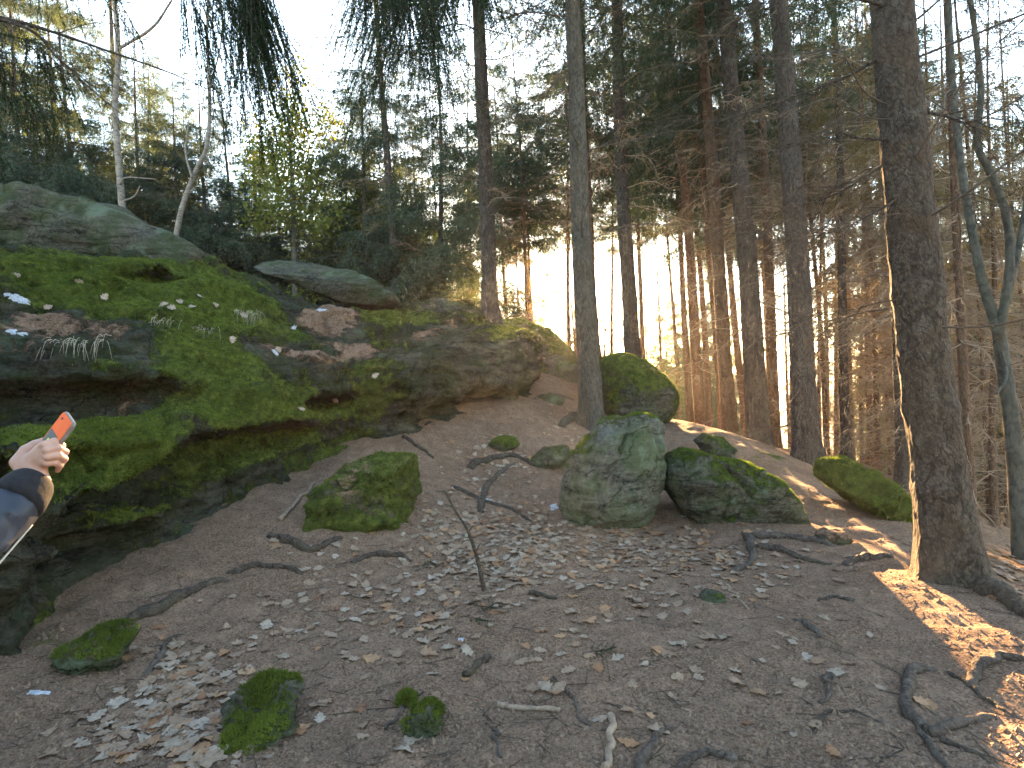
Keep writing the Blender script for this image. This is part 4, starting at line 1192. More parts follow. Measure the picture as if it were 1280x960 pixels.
STAND = [  # photo x of the trunk, depth, height, kind
    # behind the outcrop: foliage hangs almost to the skyline
    (-60, 15, 15, 'low'), (20, 19, 17, 'low'), (163, 20, 18, 'tall'), (205, 25, 14, 'low'), (250, 20, 9, 'low'), (310, 23, 9.5, 'low'),
    (60, 27, 18, 'low'), (345, 29, 11.5, 'low'), (415, 30, 12, 'low'), (440, 22, 11, 'low'), (503, 18, 18, 'tall'), (478, 28, 13, 'low'),
    (535, 23, 12, 'low'), (560, 30, 19, 'low'), (552, 18, 12, 'low'), (585, 28, 19, 'low'), (125, 30, 18, 'low'), (388, 25, 10, 'low'),
    (90, 22, 17, 'low'), (230, 29, 14, 'low'), (525, 33, 15, 'low'), (590, 34, 19, 'low'), (465, 24, 14, 'low'), (490, 34, 15, 'low'),
    (360, 34, 14, 'low'), (275, 34, 13, 'low'), (10, 33, 19, 'low'), (180, 27, 15, 'low'), (425, 26, 12, 'low'), (400, 34, 15, 'low'),
    (-10, 23, 17, 'low'), (150, 34, 17, 'low'), (50, 34, 19, 'low'), (455, 32, 17, 'low'), (-40, 20, 16, 'low'),
    (330, 21, 8, 'low'), (110, 18, 13, 'low'), (40, 16, 13, 'low'), (0, 26, 18, 'low'), (75, 30, 18, 'low'), (140, 25, 16, 'low'), (188, 22, 12, 'low'), (220, 24, 11, 'low'), (285, 27, 10.5, 'low'),
    (370, 30, 11.5, 'low'), (405, 23, 9, 'low'), (448, 28, 13, 'low'), (300, 31, 12, 'low'), (240, 35, 14, 'low'), (105, 34, 19, 'low'), (510, 30, 15, 'low'), (430, 34, 14, 'low'), (530, 27, 14, 'low'), (-20, 17, 15, 'low'), (232, 18, 9, 'low'), (268, 18.5, 9.5, 'low'), (300, 19, 9.5, 'low'), (322, 26, 12, 'low'), (352, 22, 9.5, 'low'), (180, 19, 11, 'low'), (455, 19, 11, 'low'), (490, 22, 13, 'low'),
    # the light-filled edge of the wood on the ridge, crowns above the low sun
    (640, 24, 16, 'ridge'), (652, 31, 16, 'ridge'), (668, 22, 16, 'ridge'), (678, 36, 16, 'ridge'), (712, 23, 16, 'ridge'), (720, 30, 16, 'ridge'), (742, 19, 16, 'ridge'), (762, 26, 16, 'ridge'),
    (785, 33, 18, 'ridge'), (806, 21, 17, 'ridge'), (826, 30, 16, 'ridge'), (850, 26, 17, 'ridge'), (862, 18, 17, 'ridge'), (700, 38, 17, 'ridge'), (625, 34, 17, 'ridge'), (800, 38, 17, 'ridge'), (660, 27, 17, 'ridge'),
    (634, 19, 7, 'dead'), (648, 22, 8, 'dead'), (662, 19, 6.5, 'dead'), (676, 25, 8, 'dead'), (706, 25, 7, 'dead'), (722, 20, 7.5, 'dead'), (736, 26, 8, 'dead'), (754, 21, 7, 'dead'), (845, 22, 5, 'low'), (866, 27, 6.5, 'low'),
    (640, 36, -1, 'low'), (664, 34, -1, 'low'), (690, 38, -1, 'low'), (716, 35, -1, 'low'), (738, 39, -1, 'low'), (812, 36, -1, 'low'), (838, 34, -1, 'low'), (862, 38, -1, 'low'), (886, 36, -1, 'low'), (610, 38, -1, 'low'), (915, 38, -1, 'low'), (628, 33, -1, 'low'), (652, 40, -1, 'low'), (678, 33, -1, 'low'), (704, 40, -1, 'low'), (825, 40, -1, 'low'), (850, 40, -1, 'low'), (875, 33, -1, 'low'), (900, 40, -1, 'low'),
    (752, 36, -2, 'dead'), (771, 34, -2, 'dead'), (788, 38, -2, 'dead'), (803, 35, -2, 'dead'), (728, 34, -2, 'dead'), (700, 36, -2, 'dead'), (820, 38, -2, 'dead'), (746, 40, -2, 'low'), (778, 41, -2, 'low'),
    # the dense stand beyond the path
    (890, 19, 18, 'ridge'), (908, 25, 17, 'ridge'), (932, 17, 17, 'ridge'), (962, 21, 17, 'ridge'), (985, 15, 13, 'dead'), (1020, 15, 12, 'dead'), (1040, 21, 17, 'ridge'),
    (1072, 17, 14, 'dead'), (1100, 24, 17, 'tall'), (1112, 14.5, 12, 'dead'), (1140, 19, 16, 'tall'), (1162, 14, 12, 'dead'), (1185, 21, 15, 'low'), (1205, 13, 12, 'dead'),
    (1225, 18, 16, 'tall'), (1250, 14, 12, 'dead'), (1268, 21, 15, 'low'), (1292, 12, 12, 'dead'), (1330, 17, 16, 'low'), (1345, 11, 12, 'dead'), (1010, 28, 18, 'ridge'),
    (1155, 28, 17, 'low'), (945, 29, 18, 'ridge'), (1240, 28, 18, 'low'), (1400, 15, 16, 'low'), (1065, 32, 18, 'tall'), (885, 33, 19, 'ridge'), (985, 34, 19, 'ridge'),
    (1120, 17, 16, 'tall'), (1200, 16, 15, 'tall'), (1285, 18, 16, 'tall'), (1170, 24, 18, 'low'), (1030, 25, 18, 'ridge'), (1100, 34, 19, 'low'), (995, 18, 16, 'ridge'), (1060, 15, 15, 'ridge'), (1088, 19, 16, 'ridge'),
    (1032, 12.5, 11, 'dead'), (1095, 12, 10, 'dead'), (1145, 11, 10, 'dead'), (1182, 10.5, 10, 'dead'), (1237, 9.5, 9, 'dead')]
KIND_LABEL = {('low', 0): 'bushy grey-green spruce with boughs hanging to the outcrop skyline', ('tall', 0): 'tall bare-stemmed spruce behind the outcrop and the pale birch',
              ('low', 1): 'yellow-green spruce at the sunny far side of the ridge', ('dead', 1): 'spindly twiggy sapling spruce against the bright sky on the ridge', ('ridge', 1): 'slender bare-stemmed spruce on the open ridge beyond the boulders',
              ('ridge', 2): 'tall clean-stemmed spruce in the stand beyond the sunlit path', ('tall', 2): 'tall spruce with dead lower twigs in the stand beyond the path',
              ('dead', 2): 'stunted spruce full of dead brown twigs in the thicket beyond the path', ('low', 2): 'green bushy spruce at the back of the twig thicket'}
for k, (px, d, h_, kd) in enumerate(STAND):
    x, y = at_px(px, d)
    if h_ < 0: h_ = (6.6 if px < 728 else 9.5 if px > 800 else 5.2) - 0.8 * (k % 3) - float(G(np.array(x), np.array(y), False))      # tops stay below the line of the low sun
    zone = (0 if px < 630 else 1 if px < 865 else 2) if kd != 'ridge' else (1 if px < 865 else 2)
    lb = KIND_LABEL[kd, zone]
    gr = {'low': 'bushy ', 'tall': 'tall ', 'dead': 'twiggy ', 'ridge': 'bare-stemmed '}[kd] + ('spruces behind the outcrop', 'spruces on the ridge edge', 'spruces of the dense stand')[zone]
    if (kd, zone) == ('low', 0):
        n_ = 0 if px < 125 else 1 if px < 262 else 2 if px < 425 else 3
        lb = 'bushy grey-green spruce rising ' + ('behind the great dark boulder of the outcrop', 'behind the two birches on the outcrop', 'behind the tilted grey slab', 'behind the straight knot-ringed spruce on the outcrop')[n_]
        gr += (', by the dark boulder', ', by the birches', ', by the grey slab', ', by the straight spruce')[n_]
    elif (kd, zone) == ('dead', 2):
        n_ = 0 if px < 1130 else 1
        lb = 'stunted spruce full of dead brown twigs ' + ('between the shaggy spruce and the thick old spruce', 'around and behind the forked grey tree')[n_]
        gr += (', by the shaggy spruce', ', by the forked tree')[n_]
    elif (kd, zone) == ('ridge', 1):
        n_ = 0 if px < 740 else 1
        lb = 'slender bare-stemmed spruce ' + ('seen between the outcrop spruce and the grey path spruce', 'standing beyond the big rounded mossy boulder')[n_]
        gr += (', by the path spruce', ', by the rounded boulder')[n_]
    stand_tree(x, y, h_, kd, k + 3, lb, gr)

for k, (x, y, h_) in enumerate([(-7.5, -5, 17), (7.5, -4, 17), (-9.5, 0, 16), (0.5, -12, 18), (6.5, -11, 18), (-6, -12, 18)]):  # unseen trees behind the camera, added to cut sky light on facing surfaces
    stand_tree(x, y, h_, 'low', 40 + k, 'bushy spruce in the unseen wood behind the camera, added to shade the clearing', 'added spruces behind the camera')

# leafy trees standing in for sunlit spruces, sunlight painted into their yellow leaf colour
def leafy_crown(name, n, rx, ry, rz, cz, seed, mat, size=0.09, clumps=26):
    r = np.random.default_rng(seed)
    cc = r.normal(0, 0.45, (clumps, 3)) * np.array([rx, ry, rz]) + np.array([0, 0, cz])
    p = cc[r.integers(clumps, size=n)] + r.normal(0, 0.26, (n, 3))
    d = unit(r.normal(0, 1, (n, 3)) - np.array([0, 0, 0.4]))
    s = unit(np.cross(d, r.normal(0, 1, (n, 3)))); L = (size * r.uniform(0.6, 1.2, n))[:, None]
    V = np.stack([p, p + d * L * 0.5 + s * L * 0.3, p + d * L, p + d * L * 0.5 - s * L * 0.3], 1).reshape(-1, 3)
    return mesh_np(name, V, np.arange(4 * n).reshape(-1, 4), mat, False), cc
for k, (px, d, h_, lb) in enumerate([(372, 18, 9.5, 'leafy tree behind the outcrop slab, sunlight painted in as yellow-green'), (455, 20, 6.5, 'low leafy tree painted sunlit golden, seen through the hanging boughs')]):
    x, y = at_px(px, d); z = float(G(np.array(x), np.array(y), False))
    e = link('leafy_tree', None, None, (x, y, z)); tag(e, lb, 'tree')
    link('trunk', trunk_mesh('trunk', h_, 0.10, 900 + k, M_bark_grey, 12, 40), e)
    cm, cc = leafy_crown('crown', 9000, 1.3, 1.3, 3.2, h_ * 0.62, 50 + k, M_sunlit_leaf, 0.12, 60)
    link('crown', cm, e)

# ------------------------------------------------------------------ near overhanging boughs
def bough_mesh(seed, L, **kw):
    (wv, wq), (nv, nt) = live_branch(seed, L, **kw)
    V = np.vstack([wv, nv]); mi = np.concatenate([np.zeros(len(wq), int), np.ones(len(nt), int)])
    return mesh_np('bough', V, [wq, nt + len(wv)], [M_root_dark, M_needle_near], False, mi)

left_tree, rl = spruce('spruce standing on the outcrop whose dark boughs hang over it', 0, 0, 1, 0, 0, 18, M_bark, CR_high[0], 21, base=(-5.9, 4.0, 1.9))
# rebuild its trunk at a real width
left_tree.children[0].data = trunk_mesh('trunk', 18, 0.17, 22, M_bark, 20, 90)

def bough(tree, org, tip, seed, **kw):
    """Bough from a world point on the trunk to a world tip."""
    org = np.array(org, float); tip = np.array(tip, float)
    v = tip - org; L = float(np.linalg.norm(v[:2]))
    kw.setdefault('droop', max(0.0, -v[2] / L + 0.26))
    me = bough_mesh(seed, L, **kw)
    bpy.context.view_layer.update()
    yaw = math.atan2(v[1], v[0])
    W = Matrix.Translation(Vector(org)) @ Matrix.Rotation(yaw, 4, 'Z')
    o = link('bough', me, tree)
    o.matrix_local = tree.matrix_world.inverted() @ W
    return o

bpy.context.view_layer.update()
near = dict(n_fin=50, fin_l=0.035, fin_w=0.0040, n_lat=36, n_pend=9, pend=0.6, stem_r=0.016)
t1b = P(613, 404, 11.45)
heavy = dict(n_fin=100, fin_l=0.042, fin_w=0.0060, n_lat=16, n_pend=15, pend=1.7, stem_r=0.016, t0=0.80)
bough(t1, t1b + np.array([0, 0, 6.4]), P(490, 10, 7.6), 501, **heavy)
bough(t1, t1b + np.array([0, 0, 6.9]), P(455, -25, 8.0), 508, **{**heavy, 'pend': 1.1})
bough(t1, t1b + np.array([0, 0, 7.2]), P(565, -30, 8.4), 502, **{**heavy, 'pend': 0.9})
bough(t1, t1b + np.array([0, 0, 5.2]), P(440, 140, 9.4), 503, **{**near, 'pend': 0.35, 'n_pend': 5, 'n_lat': 24})
lt = np.array([-5.9, 4.0, 1.9])
bough(left_tree, lt + np.array([0, 0, 3.3]), P(312, -5, 5.4), 504, **{**heavy, 'pend': 0.95, 't0': 0.86, 'fin_w': 0.0042, 'fin_l': 0.032, 'n_fin': 150, 'n_lat': 18})
bough(left_tree, lt + np.array([0, 0, 2.6]), P(45, 60, 5.0), 505, **{**near, 'n_lat': 26})
bough(left_tree, lt + np.array([0, 0, 2.0]), P(40, 120, 5.6), 506, **{**near, 'pend': 0.5, 'n_lat': 26})
bough(left_tree, lt + np.array([0, 0, 3.4]), P(150, -10, 5.2), 507, **{**near, 'n_pend': 4, 'pend': 0.4, 'n_lat': 24})

def bare_branch(tree, pts, d0, d1, w0, w1, seed, n_tw=16):
    """Bare drooping branch along photo pixels, with twigs, as a part of a tree."""
    r = np.random.default_rng(seed)
    pp = [P(x, y, d0 + (d1 - d0) * k / (len(pts) - 1)) for k, (x, y) in enumerate(pts)]
    path = smooth_path(pp, 40)
    v, q, t = tube(path, np.linspace(w0, w1, 40) * 0.5, 7, seed, 0.1)
    Vs, Qs, o = [v], [q], len(v)
    for k in range(n_tw):
        i = int(r.integers(5, 39)); tv, tq = DEAD[int(r.integers(6))]
        dr = path[i] - path[i - 3]; yaw = math.atan2(dr[1], dr[0]) + r.choice([-1, 1]) * r.uniform(0.3, 1.0)
        p = place(tv, r.uniform(0.15, 0.42), yaw, r.uniform(-0.8, 0.2), path[i]); Vs.append(p); Qs.append(tq + o); o += len(p)
    bpy.context.view_layer.update()
    ob = link('branch', mesh_np('branch', np.vstack(Vs), [np.vstack(Qs), t], M_root_dark, False), tree)
    ob.matrix_local = tree.matrix_world.inverted()
bare_branch(left_tree, [(-160, -10), (0, 22), (60, 38), (130, 62), (210, 90), (275, 118)], 4.4, 5.2, 0.035, 0.006, 1)
bare_branch(left_tree, [(-160, 0), (20, 30), (70, 70), (110, 108), (160, 150)], 4.4, 5.0, 0.028, 0.006, 2)
bare_branch(right_tree, [(1148, 138), (1185, 146), (1215, 152), (1280, 120), (1330, 80)], 4.6, 4.4, 0.022, 0.006, 3, 26)
bare_branch(right_tree, [(1118, 60), (1060, 95), (980, 125), (900, 150), (840, 150)], 4.6, 4.9, 0.024, 0.005, 4, 30)
bare_branch(right_tree, [(1125, 175), (1070, 172), (1045, 165), (1010, 176), (960, 190)], 4.6, 4.4, 0.020, 0.005, 5, 24)
bare_branch(right_tree, [(1130, 190), (1090, 215), (1050, 240), (990, 262), (940, 268)], 4.6, 5.0, 0.018, 0.004, 6, 24)
bare_branch(right_tree, [(1128, 245), (1085, 270), (1040, 290), (980, 300)], 4.6, 4.3, 0.016, 0.004, 7, 20)
bare_branch(right_tree, [(1140, 372), (1100, 378), (1060, 388), (1010, 392)], 4.6, 4.8, 0.013, 0.004, 8, 14)
bare_branch(right_tree, [(1160, 250), (1200, 246), (1250, 232), (1320, 215)], 4.6, 4.8, 0.014, 0.004, 9, 16)
bare_branch(right_tree, [(1115, 10), (1060, -5), (1000, -15), (960, -30)], 4.6, 4.0, 0.03, 0.01, 10, 14)
bare_branch(right_tree, [(1140, 30), (1180, -5), (1210, -30)], 4.6, 4.8, 0.02, 0.01, 11, 10)
# ------------------------------------------------------------------ roots, sticks and litter
def ground_normal(x, y, e=0.04):
    gx_ = (G(x + e, y) - G(x - e, y)) / (2 * e); gy_ = (G(x, y + e) - G(x, y - e)) / (2 * e)
    n = np.stack([-gx_, -gy_, np.ones_like(gx_)], -1)
    return n / np.linalg.norm(n, axis=-1, keepdims=True)

def ground_tube(name, label, pts, w0, w1, mat, seed, lift=0.25, cat='root', group=None, ends=0.9, rough=0.30, kink=0.020, sides=12, arch=0.0):
    """Root or stick lying on the ground along photo pixels; widths in pixels; lift = share of its radius above the soil line."""
    px = np.array([p[0] for p in pts], float); py = np.array([p[1] for p in pts], float)
    q, dd = ground_hit(px, py)
    n = max(14, 9 * len(pts))
    path = smooth_path(q, n)
    r = np.random.default_rng(seed)
    w = np.linspace(w0, w1, n) * 0.5 / F_PX * dd.mean()
    s = np.linspace(0, 1, n)
    path[:, :2] += kink * np.stack([vnoise(np.stack([s * 7, s * 0 + seed, s * 0], -1), 1), vnoise(np.stack([s * 7, s * 0 + seed, s * 0], -1), 2)], -1)
    path[:, 2] = G(path[:, 0], path[:, 1]) + w * lift + arch * np.sin(s * math.pi) * w
    if ends > 0:
        path[:, 2] -= w * ends * (np.clip((0.12 - s) / 0.12, 0, 1) + np.clip((s - 0.88) / 0.12, 0, 1))
    w = w * (1 + 0.18 * vnoise(np.stack([s * 9, s * 0 + seed, s * 0 + 4], -1), 3))
    c = path.mean(0)
    v, qq, t = tube(path - c, w, sides, seed, rough)
    o = link(name, mesh_np(name, v, [qq, t], mat), None, tuple(c))
    return tag(o, label, cat, group)

ROOTS = [
    ('thick grey root curling in a hook out of the trodden soil', [(1170, 828), (1145, 836), (1131, 855), (1134, 885), (1152, 905), (1172, 912), (1200, 898), (1240, 886)], 17, 13, M_root),
    ('grey root running downhill from the hooked root', [(1140, 892), (1158, 915), (1172, 940), (1186, 968)], 11, 7, M_root),
    ('dark root edge below the hooked root', [(1178, 915), (1205, 930), (1245, 948)], 9, 4, M_root_dark),
    ('red-brown root arching at the edge of the sunlit soil', [(1212, 852), (1222, 832), (1245, 823), (1290, 828)], 13, 12, M_root),
    ('straight dark root beside the red-brown arching root', [(1188, 832), (1220, 856), (1264, 884)], 6, 5, M_root_dark),
    ('grey root humped across the soil, lowest of the central roots', [(838, 962), (868, 944), (898, 940), (930, 946)], 13, 9, M_root),
    ('short bent grey root beside a straight pale stick', [(797, 962), (806, 932), (826, 914), (836, 904)], 13, 6, M_root),
    ('forked thin root on the open trodden soil', [(1008, 912), (1040, 893), (1068, 886), (1098, 900)], 6, 3, M_root_dark),
    ('weathered root leaving the long mossy boulder downhill', [(932, 668), (940, 685), (936, 702), (914, 716)], 12, 5, M_root),
    ('brown root running from the long mossy boulder to the sunny path', [(936, 671), (975, 672), (1010, 676), (1046, 683)], 9, 9, M_root),
    ('dark root parallel to the brown root by the long boulder', [(940, 682), (980, 688), (1010, 697), (1034, 703)], 10, 6, M_root_dark),
    ('smooth stub of root pointing at the thick old spruce', [(1056, 704), (1080, 699), (1112, 699)], 10, 8, M_root),
    ('dark bark-covered root with a rusty broken end', [(438, 704), (462, 695), (488, 692), (512, 696)], 7, 8, M_root_dark),
    ('dark root arching over a hollow in the bank below the outcrop', [(286, 712), (310, 708), (345, 708), (380, 720)], 8, 5, M_root_dark),
    ('root crossing the rising path like a step', [(586, 582), (612, 574), (640, 572), (672, 584)], 9, 5, M_root_dark),
    ('root climbing straight up the path', [(600, 638), (608, 612), (622, 590), (645, 578)], 8, 4, M_root),
    ('dark root slanting across the leafy path', [(566, 606), (600, 624), (640, 636), (668, 652)], 6, 4, M_root_dark),
    ('root fanning out from the grey path spruce', [(668, 497), (690, 494), (716, 498)], 5, 4, M_root_dark),
    ('short root at the foot of the grey path spruce', [(702, 530), (718, 522), (735, 525)], 9, 12, M_root_dark),
    ('dark mossy root following the bank above the half-buried stone', [(150, 775), (190, 764), (225, 748), (262, 728), (290, 722)], 17, 7, M_root_dark),
    ('thin root looping down the bank to the leaf drift', [(182, 842), (196, 818), (208, 800), (222, 790)], 8, 5, M_root),
    ('root poking from the bank beside the mossy stone block', [(340, 668), (366, 678), (392, 684), (424, 670)], 12, 8, M_root_dark),
    ('spruce root swelling out of the slope below the thick old spruce', [(1205, 725), (1235, 742), (1265, 762), (1300, 790)], 34, 14, M_bark_near),
    ('slender root between the forked thin root and the hooked root', [(1068, 748), (1040, 745), (1020, 752)], 5, 3, M_root_dark),
    ('short weathered root half sunk in the trodden slope', [(1000, 778), (1015, 788), (1024, 798)], 9, 4, M_root)]
for k, (lb, pts, w0, w1, mt_) in enumerate(ROOTS):
    ground_tube('tree_root', lb, pts, w0 * 1.08, w1 * 1.08, mt_, 40 + k, 0.38, 'root', 'exposed tree roots')
STICKS = [
    ('pale barked stick lying across the open soil', [(616, 877), (645, 878), (675, 884), (702, 891)], 8, 7, M_stick),
    ('straight pale stick pointing down the slope', [(765, 893), (763, 925), (762, 965)], 9, 9, M_stick),
    ('dark curved piece of bark beside a mossy patch', [(582, 846), (594, 832), (606, 822), (614, 818)], 9, 6, M_root_dark),
    ('thin stick running down towards the pale straight stick', [(690, 842), (712, 870), (736, 906)], 4, 4, M_root),
    ('short dark stick on the leaf carpet', [(660, 742), (680, 744), (697, 744)], 6, 5, M_root_dark),
    ('grey splintered stick standing out of bare soil', [(1036, 846), (1033, 862), (1029, 880)], 8, 4, M_root),
    ('stick leaning on the bank beside the mossy stone block', [(352, 648), (374, 624), (396, 602)], 6, 4, M_stick),
    ('thin twig beside the flat greenish stone', [(905, 735), (922, 750), (935, 765)], 3, 2, M_stick),
    ('twig lying among roots by the outcrop end', [(505, 552), (525, 562), (542, 572)], 5, 3, M_root_dark),
    ('twig along the small round moss-capped stone', [(480, 920), (500, 896), (524, 870)], 5, 3, M_root),
    ('short pale twig on the bare slope', [(848, 868), (856, 880), (862, 892)], 3, 2, M_stick),
    ('crooked twig on the trodden slope', [(620, 910), (622, 940), (626, 962)], 5, 4, M_root)]
for k, (lb, pts, w0, w1, mt_) in enumerate(STICKS):
    ground_tube('stick', lb, pts, w0, w1, mt_, 80 + k, 0.75, 'stick', 'sticks lying on the soil', ends=0.0, rough=0.15, sides=8)

# upright dead sapling stuck in the soil
sb, sd = ground_hit([605], [738]); sd = float(sd[0])
sap = [P(605, 740, sd), P(602, 722, sd), P(597, 700, sd), P(591, 680, sd - .03), P(583, 660, sd - .05), P(570, 640, sd - .08), P(556, 614, sd - .1)]
c = sap[0]; path = smooth_path(np.array(sap) - c, 40)
parts_ = [tube(path, np.linspace(0.018, 0.006, 40), 8, 3, 0.15)]
for (i, dx, dz_) in [(24, 0.03, 0.05), (34, -0.06, 0.02), (37, 0.04, 0.03), (16, 0.04, 0.06), (39, -0.07, 0.0)]:
    b = path[i]; parts_.append(tube(np.array([b, b + [dx * .6, 0.01, dz_ * .7], b + [dx, 0.02, dz_]]), [0.005, 0.004, 0.002], 5))
v, q, t = join(parts_)
tag(link('dead_sapling', mesh_np('dead_sapling', v, [q, t], M_root_dark), None, tuple(c)), 'thin bent dead sapling sticking up out of the leaf carpet', 'sapling')

# fallen green spruce sprig
def sprig(px, py, L, yaw, seed, label):
    b, dd = ground_hit([px], [py]); b = b[0] + np.array([0, 0, 0.012])
    (wv, wq), (nv, nt) = live_branch(seed, L, n_lat=9, n_pend=0, n_fin=34, fin_l=0.016, fin_w=0.0016, droop=0.02, stem_r=0.004)
    wv[:, 2] *= 0.3; nv[:, 2] *= 0.35; nv[:, 2] = np.abs(nv[:, 2])
    mi = np.concatenate([np.zeros(len(wq), int), np.ones(len(nt), int)])
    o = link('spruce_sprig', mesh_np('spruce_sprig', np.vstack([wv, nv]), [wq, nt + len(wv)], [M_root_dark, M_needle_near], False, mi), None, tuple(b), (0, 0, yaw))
    tag(o, label, 'sprig')
sprig(580, 778, 0.20, -0.6, 1, 'dark green spruce sprig lying beside pale leaves')
sprig(596, 772, 0.16, 0.9, 2, 'short dark spruce sprig crossing the green one')
sprig(728, 820, 0.18, 0.1, 3, 'withered dark sprig on the bare soil')
sprig(515, 708, 0.18, 0.7, 4, 'dark sprig by the rusty-ended root')

# ---- oak leaves
def oak_leaf(seed, L=0.10):
    r = np.random.default_rng(seed)
    n = 21; t = np.linspace(0, 1, n)
    lob = 1 + 0.26 * np.cos(2 * math.pi * (3.4 + r.uniform(-.4, .4)) * t + 0.5)
    w = 0.31 * np.sin(math.pi * t ** 0.72) ** 0.8 * lob + 0.008
    x = (t - 0.5) * L
    bend = r.uniform(-0.35, 0.35); cup = r.uniform(-0.7, 1.0); tw = r.uniform(-0.5, 0.5)
    rows = []
    for s in (-1, 0, 1):
        z = cup * (s * w) ** 2 * L + bend * (t - 0.5) ** 2 * L + tw * s * w * (t - 0.5) * L + 0.02 * L * np.sin(t * 11 + seed + s)
        rows.append(np.stack([x + 0.15 * abs(s) * w * L, s * w * L * (1 + 0.12 * s * r.uniform(-1, 1)) + 0.25 * L * math.sin(seed) * (t - .5) ** 2, z], -1))
    V = np.stack(rows, 1).reshape(-1, 3)
    Q = np.array([[i * 3 + k, (i + 1) * 3 + k, (i + 1) * 3 + k + 1, i * 3 + k + 1] for i in range(n - 1) for k in range(2)])
    V[:, 2] -= V[:, 2].min()
    stalk = tube(np.array([[-0.5 * L, 0, V[:3, 2].mean()], [-0.64 * L, 0.02 * L, 0.004]]), [0.001, 0.0007], 3)
    v, q, tt = join([(V, Q, np.zeros((0, 3), int)), stalk])
    return v, q
LEAFSHAPE = [oak_leaf(s) for s in range(10)]
LEAFMESH = [[mesh_np('oak_leaf', v, q, m) for v, q in LEAFSHAPE] for m in (M_leaf, M_leaf_pale, M_leaf_rust)]
CLUSTERS = [  # photo pixel centre, spread, number, place
    (640, 665, 62, 26, 420, 'carpet'), (590, 690, 48, 30, 190, 'carpet'), (690, 700, 55, 22, 150, 'carpet'), (570, 735, 40, 18, 60, 'carpet'), (540, 765, 40, 14, 36, 'carpet'),
    (825, 690, 45, 16, 170, 'boulder'), (780, 664, 30, 8, 60, 'boulder'), (905, 690, 32, 16, 70, 'boulder'), (840, 740, 60, 16, 28, 'boulder'),
    (235, 850, 40, 24, 150, 'drift'), (205, 900, 40, 22, 120, 'drift'), (255, 925, 38, 18, 70, 'drift'), (165, 925, 40, 16, 30, 'drift'), (340, 790, 50, 30, 26, 'drift'),
    (630, 572, 34, 18, 90, 'path'), (598, 600, 24, 14, 36, 'path'), (690, 520, 24, 20, 24, 'path'),
    (450, 770, 70, 36, 60, 'slope'), (740, 790, 130, 45, 70, 'slope'), (980, 830, 130, 50, 22, 'slope'), (430, 880, 100, 36, 14, 'slope'), (960, 715, 50, 18, 36, 'slope'), (680, 780, 280, 70, 50, 'slope'), (380, 700, 50, 24, 16, 'slope'),
    (1250, 712, 35, 14, 160, 'hollow'), (1270, 740, 20, 15, 60, 'hollow')]
PLACE = {'carpet': 'in the thick leaf carpet round the dead sapling', 'boulder': 'in the drift below the two boulders', 'drift': 'in the drift beside the flat moss-grown stone',
         'path': 'on the rising path between outcrop and boulders', 'slope': 'scattered on the bare trodden slope', 'hollow': 'in the hollow behind the thick old spruce'}
LP = []
r = np.random.default_rng(99)
for (cx, cy, sx, sy, n, pl) in CLUSTERS:
    px_ = r.normal(cx, sx, n); py_ = np.clip(r.normal(cy, sy, n), 470, 1000)
    q, dd = ground_hit(px_, py_)
    for k in range(n):
        LP.append((q[k], dd[k], pl))
# keep leaves off stone: drop those under the outcrop
keep = []
for (q, d, pl) in LP:
    h_, _n = rock_down(q[0], q[1])
    if h_ is not None and h_[2] > q[2] + 0.02: continue
    keep.append((q, d, pl))
keep = [k for k in keep if -20 < pix(k[0])[0] < 1300 and pix(k[0])[1] < 985]
sz = [r.uniform(0.5, 1.1) for _ in keep]
NRM = ground_normal(np.array([k[0][0] for k in keep]), np.array([k[0][1] for k in keep]))
order = sorted(range(len(keep)), key=lambda i: -sz[i] / keep[i][1])
lv, lq, lo = [], [], 0
for rank, i in enumerate(order):
    q, d, pl = keep[i]; s = sz[i]
    ci = int(r.choice(3, p=[0.56, 0.30, 0.14] if pl not in ('hollow', 'boulder') else ([0.45, 0.1, 0.45] if pl == 'hollow' else [0.6, 0.12, 0.28])))
    nrm = NRM[i] + r.normal(0, 0.09, 3); nrm /= np.linalg.norm(nrm)
    qt = Vector((0, 0, 1)).rotation_difference(Vector(nrm)) @ Matrix.Rotation(r.uniform(0, 6.283), 3, 'Z').to_quaternion()
    k = int(r.integers(10)); z = q + np.array([0, 0, 0.001 + 0.007 * r.random()])
    if rank < 300:
        o = link('oak_leaf', LEAFMESH[ci][k], None, tuple(z), qt.to_euler(), (s, s, s))
        tag(o, ('buff', 'pale greyish', 'rusty brown')[ci] + ' dry oak leaf ' + PLACE[pl], 'leaf', ('buff', 'pale', 'rusty')[ci] + ' oak leaves ' + PLACE[pl])
    else:
        v, f_ = LEAFSHAPE[k]
        R3 = np.array(qt.to_matrix())
        lv.append((v * s) @ R3.T + z); lq.append((f_ + lo, ci)); lo += len(v)
mi = np.concatenate([np.full(len(f_), c_) for f_, c_ in lq])
tag(link('leaf_litter', mesh_np('leaf_litter', np.vstack(lv), np.vstack([f_ for f_, c_ in lq]), [M_leaf, M_leaf_pale, M_leaf_rust], True, mi)),
    'crowded dry oak leaves matted together over the soil', 'leaves', kind='stuff')
